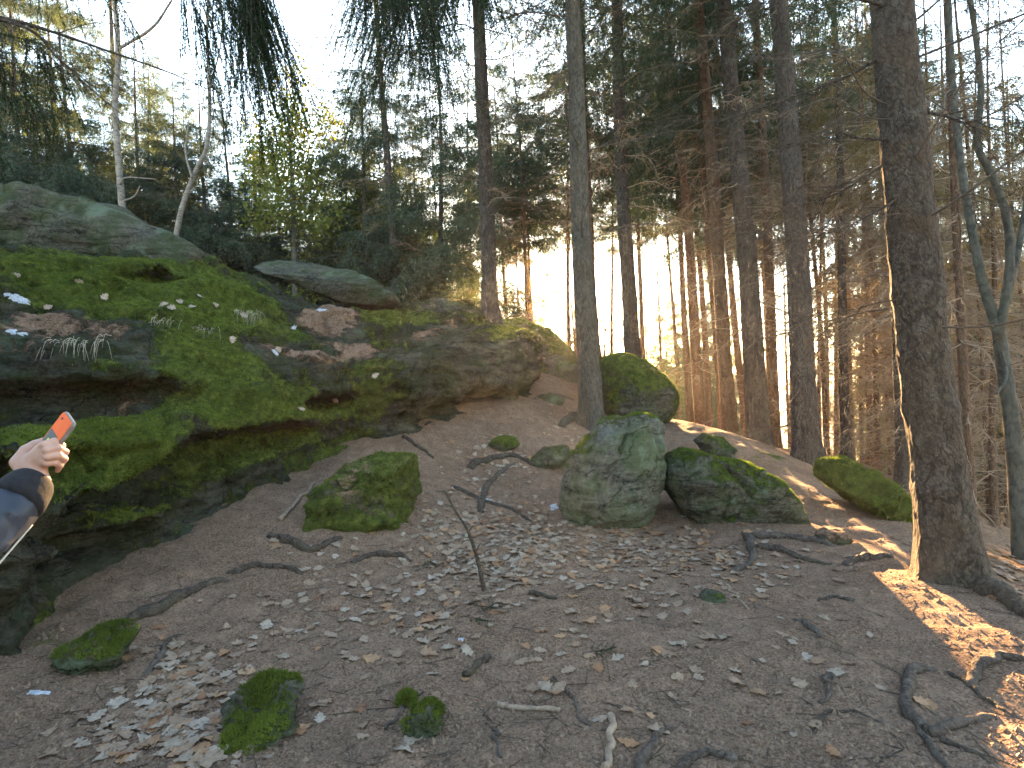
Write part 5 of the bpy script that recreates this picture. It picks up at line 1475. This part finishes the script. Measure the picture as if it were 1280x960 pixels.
# a few leaves caught on the outcrop
for k, (px_, py_) in enumerate([(250, 372), (268, 382), (225, 378), (205, 382), (290, 425), (305, 395), (60, 385), (100, 352), (375, 512), (348, 438), (470, 470), (130, 372), (215, 385), (240, 385), (420, 500), (20, 345)]):
    hp, hn = rock_hit(px_, py_)
    if hp is None: continue
    qt = Vector((0, 0, 1)).rotation_difference(Vector(hn)) @ Matrix.Rotation(k * 1.3, 3, 'Z').to_quaternion()
    tag(link('oak_leaf', LEAFMESH[1][k % 10], None, tuple(hp + hn * 0.012), qt.to_euler()), 'pale dry oak leaf caught in the moss on the outcrop', 'leaf', 'oak leaves on the outcrop moss')

# ---- needles and broken twigs on the soil (nobody could count them)
def scatter_sticks(n, px0, px1, py0, py1, L0, L1, W, seed, name, label, mat, flat=False):
    r = np.random.default_rng(seed)
    py_ = py0 + (py1 - py0) * r.random(n) ** 0.8; px_ = r.uniform(px0, px1, n)
    q, dd = ground_hit(px_, py_)
    ya = r.uniform(0, 6.283, n); L = r.uniform(L0, L1, n)
    d = np.stack([np.cos(ya), np.sin(ya), np.zeros(n)], -1)
    a = q - d * L[:, None] / 2; b = q + d * L[:, None] / 2
    a[:, 2] = G(a[:, 0], a[:, 1]) + W * 0.6; b[:, 2] = G(b[:, 0], b[:, 1]) + W * 0.6 + r.random(n) * L * 0.08
    if flat:
        sd_ = np.stack([-np.sin(ya), np.cos(ya), r.normal(0, 0.4, n)], -1) * (W * r.uniform(0.6, 1.2, n))[:, None]
        v = np.stack([a - sd_, a + sd_, b + sd_ * 0.5, b - sd_ * 0.5], 1).reshape(-1, 3); f_ = np.arange(4 * n).reshape(-1, 4)
    else:
        v, f_ = strips(a, b, W * r.uniform(0.6, 1.2, n), W * 0.5, r)
    tag(link(name, mesh_np(name, v, f_, mat, False)), label, 'litter', kind='stuff')
scatter_sticks(60000, -10, 1290, 500, 985, 0.012, 0.030, 0.0011, 1, 'needle_litter', 'brown spruce needles scattered over the soil', M_litter, True)
scatter_sticks(2600, -10, 1290, 500, 985, 0.04, 0.16, 0.0018, 2, 'twig_litter', 'fine broken twigs littering the soil', M_litter)
scatter_sticks(500, -10, 1290, 560, 985, 0.06, 0.22, 0.0030, 3, 'twig_debris', 'dark broken twiglets strewn over the soil', M_root_dark)

# ---- crumbs of soil and bark
def crumbs(n, seed):
    r = np.random.default_rng(seed)
    v0, t0 = ico(1) if False else (np.array([[1, 0, 0], [-1, 0, 0], [0, 1, 0], [0, -1, 0], [0, 0, 1], [0, 0, -1]], float), np.array([[0, 2, 4], [2, 1, 4], [1, 3, 4], [3, 0, 4], [2, 0, 5], [1, 2, 5], [3, 1, 5], [0, 3, 5]]))
    q, dd = ground_hit(r.uniform(-10, 1290, n), 520 + 465 * r.random(n))
    s = r.uniform(0.003, 0.011, n) * r.choice([1, 1, 1, 1.8], n)
    V = q[:, None] + v0[None] * s[:, None, None] * r.uniform(0.5, 1.3, (n, 6, 3)); T = (t0[None] + 6 * np.arange(n)[:, None, None]).reshape(-1, 3)
    tag(link('soil_debris', mesh_np('soil_debris', V.reshape(-1, 3), T, M_litter, False)), 'loose crumbs of soil and bark on the slope', 'soil', kind='stuff')
crumbs(14000, 8)

# ---- snow and ice remnants
def ice(label, px, py, rx, ry, seed, on_rock=False, tilt=None):
    if on_rock:
        c, nrm = rock_hit(px, py)
        if c is None: return
    else:
        c, dd = ground_hit([px], [py]); c = c[0]; nrm = ground_normal(np.array([c[0]]), np.array([c[1]]))[0]
    rx *= 0.72; ry *= 0.72
    n = 40; a = np.linspace(0, 2 * math.pi, n, endpoint=False)
    rad = 1 + 0.38 * vnoise(np.stack([np.cos(a) * 1.6 + seed, np.sin(a) * 1.6, a * 0], -1), seed) + 0.30 * vnoise(np.stack([np.cos(a) * 5 + seed, np.sin(a) * 5, a * 0], -1), seed + 1)
    qt = Vector((0, 0, 1)).rotation_difference(Vector(nrm)).to_matrix()
    R3 = np.array(qt); V = []
    for (s, z) in ((1.0, -0.012), (0.92, 0.002), (0.6, 0.006), (0.25, 0.007)):
        x = np.cos(a) * rx * rad * s; y = np.sin(a) * ry * rad * s
        V.append(np.stack([x, y, z + 0.003 * vnoise(np.stack([x * 60, y * 60, a * 0], -1), seed)], -1))
    V = np.vstack(V + [np.array([[0, 0, 0.008]])]) @ R3.T
    j = np.arange(n); Q = np.vstack([np.stack([k * n + j, k * n + (j + 1) % n, (k + 1) * n + (j + 1) % n, (k + 1) * n + j], -1) for k in range(3)])
    T = np.stack([3 * n + j, 3 * n + (j + 1) % n, np.full(n, 4 * n)], -1)
    tag(link('snow_remnant', mesh_np('snow_remnant', V, [Q, T], M_ice), None, tuple(c)), label, 'snow', 'old snow remnants')
ice('bluish snow remnant at the foot of the tall cracked boulder', 692, 630, 0.065, 0.18, 3)
ice('small snow scrap among leaves on the slanting path root', 612, 622, 0.09, 0.05, 4)
ice('tiny snow scrap beside the dark green sprig', 577, 802, 0.028, 0.045, 5)
ice('snow remnant at the tip of the half-buried mossy stone', 46, 862, 0.075, 0.03, 6)
ice('snow sliver tucked between the two boulders', 868, 646, 0.14, 0.05, 7)
ice('snow scrap on the trodden soil by the hooked root', 1134, 890, 0.022, 0.018, 8)
ice('snow remnant on the soil ledge of the outcrop', 18, 372, 0.16, 0.09, 9, True)
ice('lower snow remnant on the outcrop soil ledge', 16, 414, 0.18, 0.07, 10, True)
ice('small upright snow scrap in the outcrop moss', 366, 410, 0.05, 0.09, 11, True)
ice('snow fleck on the outcrop below the grey slab', 402, 388, 0.12, 0.05, 12, True)
ice('snow fleck on the outcrop needle soil', 345, 442, 0.08, 0.03, 13, True)

# ---- dry grass hanging from the outcrop ledges
def grass(label, px, py, n, L, seed, spread=0.12):
    c, nrm = rock_hit(px, py)
    if c is None: return
    r = np.random.default_rng(seed); Vs, Qs, o = [], [], 0
    for k in range(n):
        b = np.array([r.normal(0, spread), r.normal(0, spread * 0.5), r.normal(0, 0.02)])
        out = unit(np.array([r.normal(0.1, 0.5), -1.0 + r.normal(0, 0.3), 0.6])); l = L * r.uniform(0.5, 1.2)
        t_ = np.linspace(0, 1, 6)[:, None]
        pth = b + out * l * 0.45 * t_ + np.array([0, 0, -1.0]) * l * 0.75 * t_ ** 2 + r.normal(0, 0.01, (1, 3)) * t_
        v, q, _ = tube(pth, np.linspace(0.0022, 0.0008, 6), 3, cap=False); Vs.append(v); Qs.append(q + o); o += len(v)
    tag(link('dry_grass_tuft', mesh_np('dry_grass_tuft', np.vstack(Vs), np.vstack(Qs), M_dry_grass, False), None, tuple(c + np.array([0, 0, 0.01]))), label, 'grass')
grass('pale dry grass tuft hanging over the shady recess', 88, 428, 60, 0.34, 1, 0.16)
grass('long loose grass blades drooping from the recess edge', 130, 425, 9, 0.65, 2, 0.08)
grass('small whitish grass tuft in the outcrop moss', 192, 402, 36, 0.26, 3, 0.09)
grass('thin greenish dry grass between two pale tufts', 248, 412, 30, 0.26, 4, 0.12)
grass('dense dry grass tuft beside rusty leaves on the outcrop', 300, 392, 80, 0.42, 5, 0.13)
# ------------------------------------------------------------------ person at the rock, reaching out with a phone
M_skin = make_simple('skin', [(0.3, (0.40, 0.22, 0.165)), (0.7, (0.50, 0.31, 0.245))], 35.0, 0.5, 0.15, 0.002, 0.4)
M_jacket = make_simple('blue_jacket_cloth', [(0.3, (0.014, 0.020, 0.032)), (0.7, (0.030, 0.040, 0.062))], 12.0, 0.55, 0.25, 0.004, 0.4)
M_cuff = make_simple('black_knit_cuff', [(0.3, (0.008, 0.008, 0.010)), (0.7, (0.018, 0.018, 0.022))], 90.0, 0.9, 0.5, 0.003)
M_trousers = make_simple('dark_trouser_cloth', [(0.3, (0.018, 0.019, 0.022)), (0.7, (0.035, 0.036, 0.042))], 30.0, 0.85, 0.3)
M_boot = make_simple('brown_boot_leather', [(0.3, (0.035, 0.022, 0.014)), (0.7, (0.06, 0.04, 0.026))], 25.0, 0.6, 0.3)
M_hair = make_simple('dark_hair', [(0.3, (0.015, 0.011, 0.008)), (0.7, (0.04, 0.028, 0.02))], 80.0, 0.6, 0.6)
M_piping = make_simple('grey_piping', [(0.3, (0.4, 0.4, 0.38)), (0.7, (0.5, 0.5, 0.48))], 50.0, 0.6, 0)
M_case = make_simple('orange_phone_case', [(0.3, (0.78, 0.085, 0.004)), (0.7, (0.88, 0.13, 0.006))], 30.0, 0.5, 0.05, 0.001, 0.2)
M_black = make_simple('black_plastic', [(0.3, (0.010, 0.010, 0.010)), (0.7, (0.02, 0.02, 0.02))], 60.0, 0.35, 0)
M_yellow = make_simple('yellow_print', [(0.3, (0.75, 0.70, 0.03)), (0.7, (0.85, 0.80, 0.05))], 60.0, 0.5, 0)
M_clear = make_simple('frosted_case_edge', [(0.3, (0.12, 0.115, 0.11)), (0.7, (0.20, 0.19, 0.18))], 60.0, 0.25, 0)

def sd_caps(p, a, b, ra, rb):
    a = np.asarray(a, float); b = np.asarray(b, float); e = b - a
    t = np.clip(((p - a) @ e) / (e @ e), 0, 1)
    return np.linalg.norm(p - a - t[..., None] * e, axis=-1) - (ra + (rb - ra) * t)

def sd_ell(p, c, r_, M3=None):
    q = p - np.asarray(c, float)
    if M3 is not None: q = q @ M3.T
    r_ = np.asarray(r_, float)
    return (np.linalg.norm(q / r_, axis=-1) - 1) * r_.min()

def sdf_mesh(name, fn, lo, hi, h, mat, parent, org, extra=None):
    lo = np.asarray(lo, float); hi = np.asarray(hi, float)
    n = np.ceil((hi - lo) / h).astype(int) + 1
    g = np.stack(np.meshgrid(*[lo[k] + np.arange(n[k]) * h for k in range(3)], indexing='ij'), -1)
    f_ = fn(g.reshape(-1, 3)).reshape(n).astype(np.float32)
    for ax_ in range(3):
        for s_ in (0, -1):
            sl = [slice(None)] * 3; sl[ax_] = s_; f_[tuple(sl)] = np.maximum(f_[tuple(sl)], h * 0.2)
    V, Q = surface_nets(f_, lo, h)
    if name == 'geometry':
        return V, Q
    if extra is not None:
        Q = np.vstack([Q, extra[1] + len(V)]); V = np.vstack([V, extra[0]])
    me = mesh_np(name, V - org, Q, mat)
    N = vert_normals(me)
    ctr = V.mean(0)
    if (N * (V - ctr)).sum() < 0:
        me.flip_normals()
    return link(name, me, parent)

HD = 1.45
wrist = P(44, 606, HD - 0.015); elbow = P(-95, 735, 1.20); shoulder = np.array([-1.36, 1.02, 1.40])
kn = P(46, 572, HD)                                   # middle of the back of the hand
Rr, Uu, Ff = RX, UP, FW
pbase = np.array([-1.57, 1.00]); gz0 = float(G(np.array(pbase[0]), np.array(pbase[1])))
org = np.array([pbase[0], pbase[1], gz0])
person = tag(link('person', None, None, tuple(org)), 'person in blue jacket with black knit cuffs stretching out an arm with a phone', 'person')
neck = np.array([-1.57, 1.02, gz0 + 1.50]); head = neck + np.array([0.02, 0.05, 0.16])
hip = np.array([-1.57, 0.98, gz0 + 0.92])
lsh = np.array([-1.77, 0.98, gz0 + 1.42]); lel = np.array([-1.85, 0.96, gz0 + 1.12]); lwr = np.array([-1.81, 1.08, gz0 + 0.88])
def HP(px, py, dd=0.0):
    return P(px, py, HD + dd)
FING = [  # curled fingers: knuckle, middle joint, tip joint, tip
    [(55, 556, -.020), (68, 552, -.006), (77, 557, .022), (74, 564, .040)],
    [(59, 563, -.024), (72, 560, -.010), (81, 565, .020), (77, 573, .040)],
    [(60, 571, -.024), (72, 569, -.012), (80, 574, .016), (76, 581, .036)],
    [(58, 579, -.020), (68, 578, -.010), (75, 582, .012), (72, 588, .028)]]
THUMB = [(22, 578, -.005), (32, 563, .010), (43, 556, .024), (54, 551, .036)]
def hand_sdf(p):
    s = sd_caps(p, wrist, HP(38, 588, 0.0), 0.026, 0.028)
    palm = smin(sd_caps(p, HP(34, 582, .006), HP(54, 559, -.014), 0.020, 0.013), sd_caps(p, HP(42, 588, .004), HP(57, 577, -.014), 0.019, 0.012), 0.012)
    palm = smin(palm, sd_caps(p, HP(38, 584, .002), HP(57, 568, -.016), 0.021, 0.013), 0.010)
    s = smin(s, palm, 0.016)
    for fg, rad in zip(FING, (0.0084, 0.0088, 0.0084, 0.0074)):
        q = [HP(*a) for a in fg]
        d_ = sd_caps(p, q[0], q[1], rad * 1.12, rad * 1.05)
        d_ = smin(d_, sd_caps(p, q[1], q[2], rad * 1.05, rad * 0.95), 0.003)
        d_ = smin(d_, sd_caps(p, q[2], q[3], rad * 0.95, rad * 0.8), 0.003)
        s = smin(s, d_, 0.0022)
    q = [HP(*a) for a in THUMB]
    d_ = smin(smin(sd_caps(p, q[0], q[1], 0.016, 0.012), sd_caps(p, q[1], q[2], 0.012, 0.0105), 0.004), sd_caps(p, q[2], q[3], 0.0105, 0.008), 0.003)
    return smin(s, d_, 0.008)
def arm_sdf(p):
    return smin(hand_sdf(p), sd_caps(p, elbow + (wrist - elbow) * 0.5, wrist, 0.030, 0.026), 0.02)
def body_sdf(p):
    s = sd_caps(p, elbow, elbow + (wrist - elbow) * 0.8, 0.034, 0.024)
    s = smin(s, sd_caps(p, shoulder, elbow, 0.042, 0.036), 0.03)
    s = smin(s, sd_caps(p, neck - [0, 0, 0.12], head, 0.055, 0.055), 0.02)
    hd = smin(sd_ell(p, head + [0, 0.01, 0.05], (0.075, 0.095, 0.105)), sd_ell(p, head + [0.0, 0.045, -0.01], (0.055, 0.055, 0.075)), 0.03)
    hd = smin(hd, sd_caps(p, head + [0, 0.10, 0.05], head + [0, 0.118, 0.015], 0.010, 0.015), 0.012)          # nose
    for sx in (-1, 1):
        hd = smin(hd, sd_ell(p, head + [sx * 0.078, 0.0, 0.03], (0.010, 0.020, 0.032)), 0.008)                 # ears
        hd = smax(hd, -sd_ell(p, head + [sx * 0.032, 0.105, 0.052], (0.018, 0.014, 0.010)), 0.008)             # eye sockets
    hd = smax(hd, -sd_ell(p, head + [0, 0.105, -0.022], (0.026, 0.008, 0.004)), 0.004)                        # mouth
    s = smin(s, hd, 0.02)
    s = smin(s, sd_caps(p, neck - [0, 0, 0.12], hip, 0.10, 0.10), 0.05)
    s = smin(s, sd_caps(p, neck - [0, 0, 0.10], shoulder, 0.06, 0.045), 0.04)
    s = smin(s, sd_caps(p, neck - [0, 0, 0.10], lsh, 0.06, 0.045), 0.04)
    s = smin(s, smin(sd_caps(p, lsh, lel, 0.042, 0.036), sd_caps(p, lel, lwr, 0.036, 0.026), 0.02), 0.03)
    s = smin(s, sd_caps(p, lwr, lwr + [0.01, 0.05, -0.07], 0.030, 0.02), 0.015)
    for k in range(4):
        a = lwr + [-0.02 + 0.016 * k, 0.05, -0.07]; s = smin(s, smin(sd_caps(p, a, a + [0, 0.02, -0.04], 0.010, 0.009), sd_caps(p, a + [0, 0.02, -0.04], a + [0.01, 0.012, -0.07], 0.009, 0.008), 0.004), 0.004)
    s = smin(s, sd_caps(p, lwr + [0.02, 0.02, -0.02], lwr + [0.05, 0.06, -0.06], 0.012, 0.009), 0.008)
    for sx in (-1, 1):
        s = smin(s, sd_caps(p, hip + [sx * 0.09, 0, -0.02], (org[0] + sx * 0.10, org[1] + 0.02, gz0 + 0.48), 0.085, 0.055), 0.04)
        s = smin(s, sd_caps(p, (org[0] + sx * 0.10, org[1] + 0.02, gz0 + 0.48), (org[0] + sx * 0.10, org[1] - 0.02, gz0 + 0.08), 0.052, 0.04), 0.03)
    return s
_hl = np.minimum(elbow + (wrist - elbow) * 0.5, kn) - 0.075; _hh = np.maximum(wrist, HP(80, 555, 0.05)) + 0.04
hand_geo = sdf_mesh('geometry', arm_sdf, _hl, _hh, 0.0028, None, None, org)
sdf_mesh('body', body_sdf, (-2.02, 0.70, gz0 + 0.02), (-0.90, 1.62, gz0 + 1.80), 0.013, M_skin, person, org, hand_geo)
def fold(p, k=1.0):
    e = unit(wrist - elbow); al = (p - elbow) @ e
    n = vnoise(np.stack([al * 42 + 3 * vnoise(p * 16, 4), p[:, 0] * 7, p[:, 2] * 7], -1), 6)
    return 0.011 * k * n + 0.004 * vnoise(p * 30, 7)
def sleeve_sdf(p):
    cuff0 = elbow + (wrist - elbow) * 0.80
    s = smin(sd_caps(p, elbow, cuff0, 0.068, 0.047), sd_caps(p, shoulder, elbow, 0.085, 0.068), 0.04)
    s = smin(s, sd_caps(p, neck - [0, 0, 0.16], hip + [0, 0, -0.04], 0.165, 0.17), 0.06)
    s = smin(s, sd_caps(p, neck - [0, 0, 0.10], shoulder, 0.09, 0.085), 0.06)
    s = smin(s, sd_caps(p, neck - [0, 0, 0.10], lsh, 0.09, 0.085), 0.06)
    s = smin(s, smin(sd_caps(p, lsh, lel, 0.085, 0.065), sd_caps(p, lel, lwr, 0.065, 0.048), 0.04), 0.05)
    return s + fold(p)
jk = sdf_mesh('jacket', sleeve_sdf, (-2.02, 0.70, gz0 + 0.66), (-0.92, 1.55, gz0 + 1.62), 0.010, M_jacket, person, org)
cuff_a = elbow + (wrist - elbow) * 0.74; cuff_b = wrist + (HP(38, 588) - wrist) * 0.25
ax_c = unit(cuff_b - cuff_a); ref = unit(np.cross(ax_c, UP)); ref2 = np.cross(ax_c, ref)
ctp = np.array([cuff_a + (cuff_b - cuff_a) * t_ for t_ in np.linspace(0, 1, 9)])
v, q, t = tube(ctp - org, [0.0, 0.054, 0.058, 0.057, 0.055, 0.053, 0.051, 0.048, 0.042], 36)
link('cuff', mesh_np('cuff', v, [q, t], M_cuff), jk)
# piping seam under the sleeve
ev = unit(wrist - elbow); dn = unit(-UP - (-UP @ ev) * ev); sdv = unit(RX - (RX @ ev) * ev)
pp = np.array([elbow + (wrist - elbow) * t_ + (dn * 0.75 + sdv * 0.66) * (0.069 - 0.021 * t_) for t_ in np.linspace(-0.2, 0.72, 20)])
v, q, t = tube(pp - org, 0.0022, 6); link('piping', mesh_np('piping', v, [q, t], M_piping), jk)
def trouser_sdf(p):
    s = sd_ell(p, hip + [0, 0, -0.02], (0.175, 0.13, 0.14))
    for sx in (-1, 1):
        s = smin(s, sd_caps(p, hip + [sx * 0.09, 0, -0.06], (org[0] + sx * 0.10, org[1] + 0.02, gz0 + 0.48), 0.105, 0.078), 0.04)
        s = smin(s, sd_caps(p, (org[0] + sx * 0.10, org[1] + 0.02, gz0 + 0.48), (org[0] + sx * 0.10, org[1] - 0.02, gz0 + 0.13), 0.078, 0.065), 0.03)
    return s + 0.006 * vnoise(p * 13, 3)
sdf_mesh('trousers', trouser_sdf, (-1.95, 0.70, gz0 + 0.05), (-1.20, 1.30, gz0 + 1.12), 0.012, M_trousers, person, org)
for sx in (-1, 1):
    fb = np.array([org[0] + sx * 0.10, org[1] - 0.02, gz0])
    sdf_mesh('boot', lambda p: smax(smin(sd_caps(p, fb + [0, 0, 0.20], fb + [0, 0, 0.06], 0.062, 0.058), sd_caps(p, fb + [0, -0.02, 0.035], fb + [0, 0.16, 0.03], 0.05, 0.045), 0.03), (gz0 - 0.015) - p[:, 2], 0.01),
             fb + [-0.10, -0.12, -0.05], fb + [0.10, 0.26, 0.29], 0.009, M_boot, person, org)
sdf_mesh('hair', lambda p: smax(sd_ell(p, head + [0, -0.005, 0.065], (0.086, 0.104, 0.105)), (p[:, 1] - head[1] - 0.055) - 0.6 * (p[:, 2] - head[2] - 0.08), 0.02) + 0.004 * vnoise(p * 60, 2),
         head + [-0.12, -0.14, -0.08], head + [0.12, 0.14, 0.20], 0.008, M_hair, person, org)

# ---- the phone in the hand
a_up = unit(RX * 0.56 + UP * 0.83 + FW * 0.10)
w_dir = -RX * 0.88 + FW * 0.45 - UP * 0.06
w_dir = unit(w_dir - (w_dir @ a_up) * a_up); n_dir = np.cross(a_up, w_dir)
if n_dir @ unit(CAM - P(65, 556, HD)) < 0: n_dir = -n_dir
pc = P(68, 549, HD + 0.020)
def rounded_slab(w, l, th, rc=0.010, bev=0.002, z0=0.0):
    import bmesh
    pts = []
    for (sx, sy, a0) in ((1, 1, 0), (-1, 1, 90), (-1, -1, 180), (1, -1, 270)):
        for k in range(7):
            a = math.radians(a0 + 15 * k); pts.append((sx * (w / 2 - rc) + rc * math.cos(a), sy * (l / 2 - rc) + rc * math.sin(a)))
    pts = np.array(pts); n = len(pts); V = []
    for (ins, z) in ((bev, -th / 2), (0, -th / 2 + bev), (0, th / 2 - bev), (bev, th / 2)):
        s = np.array([(w / 2 - ins) / (w / 2), (l / 2 - ins) / (l / 2)]); V.append(np.hstack([pts * s, np.full((n, 1), z + z0)]))
    V = np.vstack(V); j = np.arange(n)
    Q = np.vstack([np.stack([k * n + j, k * n + (j + 1) % n, (k + 1) * n + (j + 1) % n, (k + 1) * n + j], -1) for k in range(3)])
    return V, Q, j[::-1], 3 * n + j
def slab(name, w, l, th, mat, parent, z0=0.0, off=(0, 0), rc=0.010, bev=0.002):
    V, Q, b0, b1 = rounded_slab(w, l, th, rc, bev, z0); V[:, 0] += off[0]; V[:, 1] += off[1]
    return link(name, mesh_np(name, V, [Q, b0[None], b1[None]], mat, False), parent)
phone = link('phone', None)
phone.matrix_world = Matrix(((w_dir[0], a_up[0], n_dir[0], pc[0]), (w_dir[1], a_up[1], n_dir[1], pc[1]), (w_dir[2], a_up[2], n_dir[2], pc[2]), (0, 0, 0, 1)))
tag(phone, 'phone in a bright orange case with black lower part, held up in a hand', 'phone')
slab('case', 0.072, 0.124, 0.0095, M_clear, phone)
slab('back_cover', 0.066, 0.118, 0.0016, M_case, phone, 0.0054, rc=0.008, bev=0.0004)
slab('black_panel', 0.058, 0.034, 0.0010, M_black, phone, 0.0067, (0, -0.004), 0.004, 0.0003)
slab('yellow_mark', 0.012, 0.010, 0.0008, M_yellow, phone, 0.0075, (-0.010, -0.010), 0.002, 0.0002)
slab('yellow_mark', 0.012, 0.010, 0.0008, M_yellow, phone, 0.0075, (0.006, -0.010), 0.002, 0.0002)
slab('screen', 0.066, 0.118, 0.0010, M_black, phone, -0.0052, rc=0.008, bev=0.0003)
slab('camera_bump', 0.006, 0.006, 0.0012, M_black, phone, 0.0068, (0.016, 0.047), 0.0025, 0.0003)

# ------------------------------------------------------------------ hazy morning air
HAZE_R = 32000.0
_zlo, _zhi = float(gz.min()) - 1.5, 22.0
hv = np.array([[x, y, z] for x in (-HAZE_R, HAZE_R) for y in (-HAZE_R, HAZE_R) for z in (_zlo, _zhi)])
hq = np.array([[0, 1, 3, 2], [4, 6, 7, 5], [0, 4, 5, 1], [2, 3, 7, 6], [0, 2, 6, 4], [1, 5, 7, 3]])
_t = NT('morning_haze')
_v = _t.n('ShaderNodeVolumePrincipled')
_v.inputs['Color'].default_value = (0.93, 0.95, 1.0, 1)
_v.inputs['Density'].default_value = 0.0005
_v.inputs['Anisotropy'].default_value = 0.55
_t.t.links.new(_v.outputs[0], _t.out.inputs['Volume'])
tag(link('haze', mesh_np('haze', hv, hq, _t.m, False)), 'thin bright morning haze filling the wood', 'haze', kind='stuff')
# the low sun itself, a disc far beyond the haze
_sv, _st = ICO[3]
_tm = NT('sun_surface'); _em = _tm.n('ShaderNodeEmission'); _em.inputs[0].default_value = (1.0, 0.86, 0.62, 1); _em.inputs[1].default_value = 80.0
_tm.done(_em.outputs[0]); _tm.m.cycles.emission_sampling = 'NONE'
tag(link('sun', mesh_np('sun', _sv * 300.0, _st, _tm.m), None, tuple(CAM + 50000.0 * sun_dir)), 'low winter sun shining between the trunks', 'sun', kind='structure')
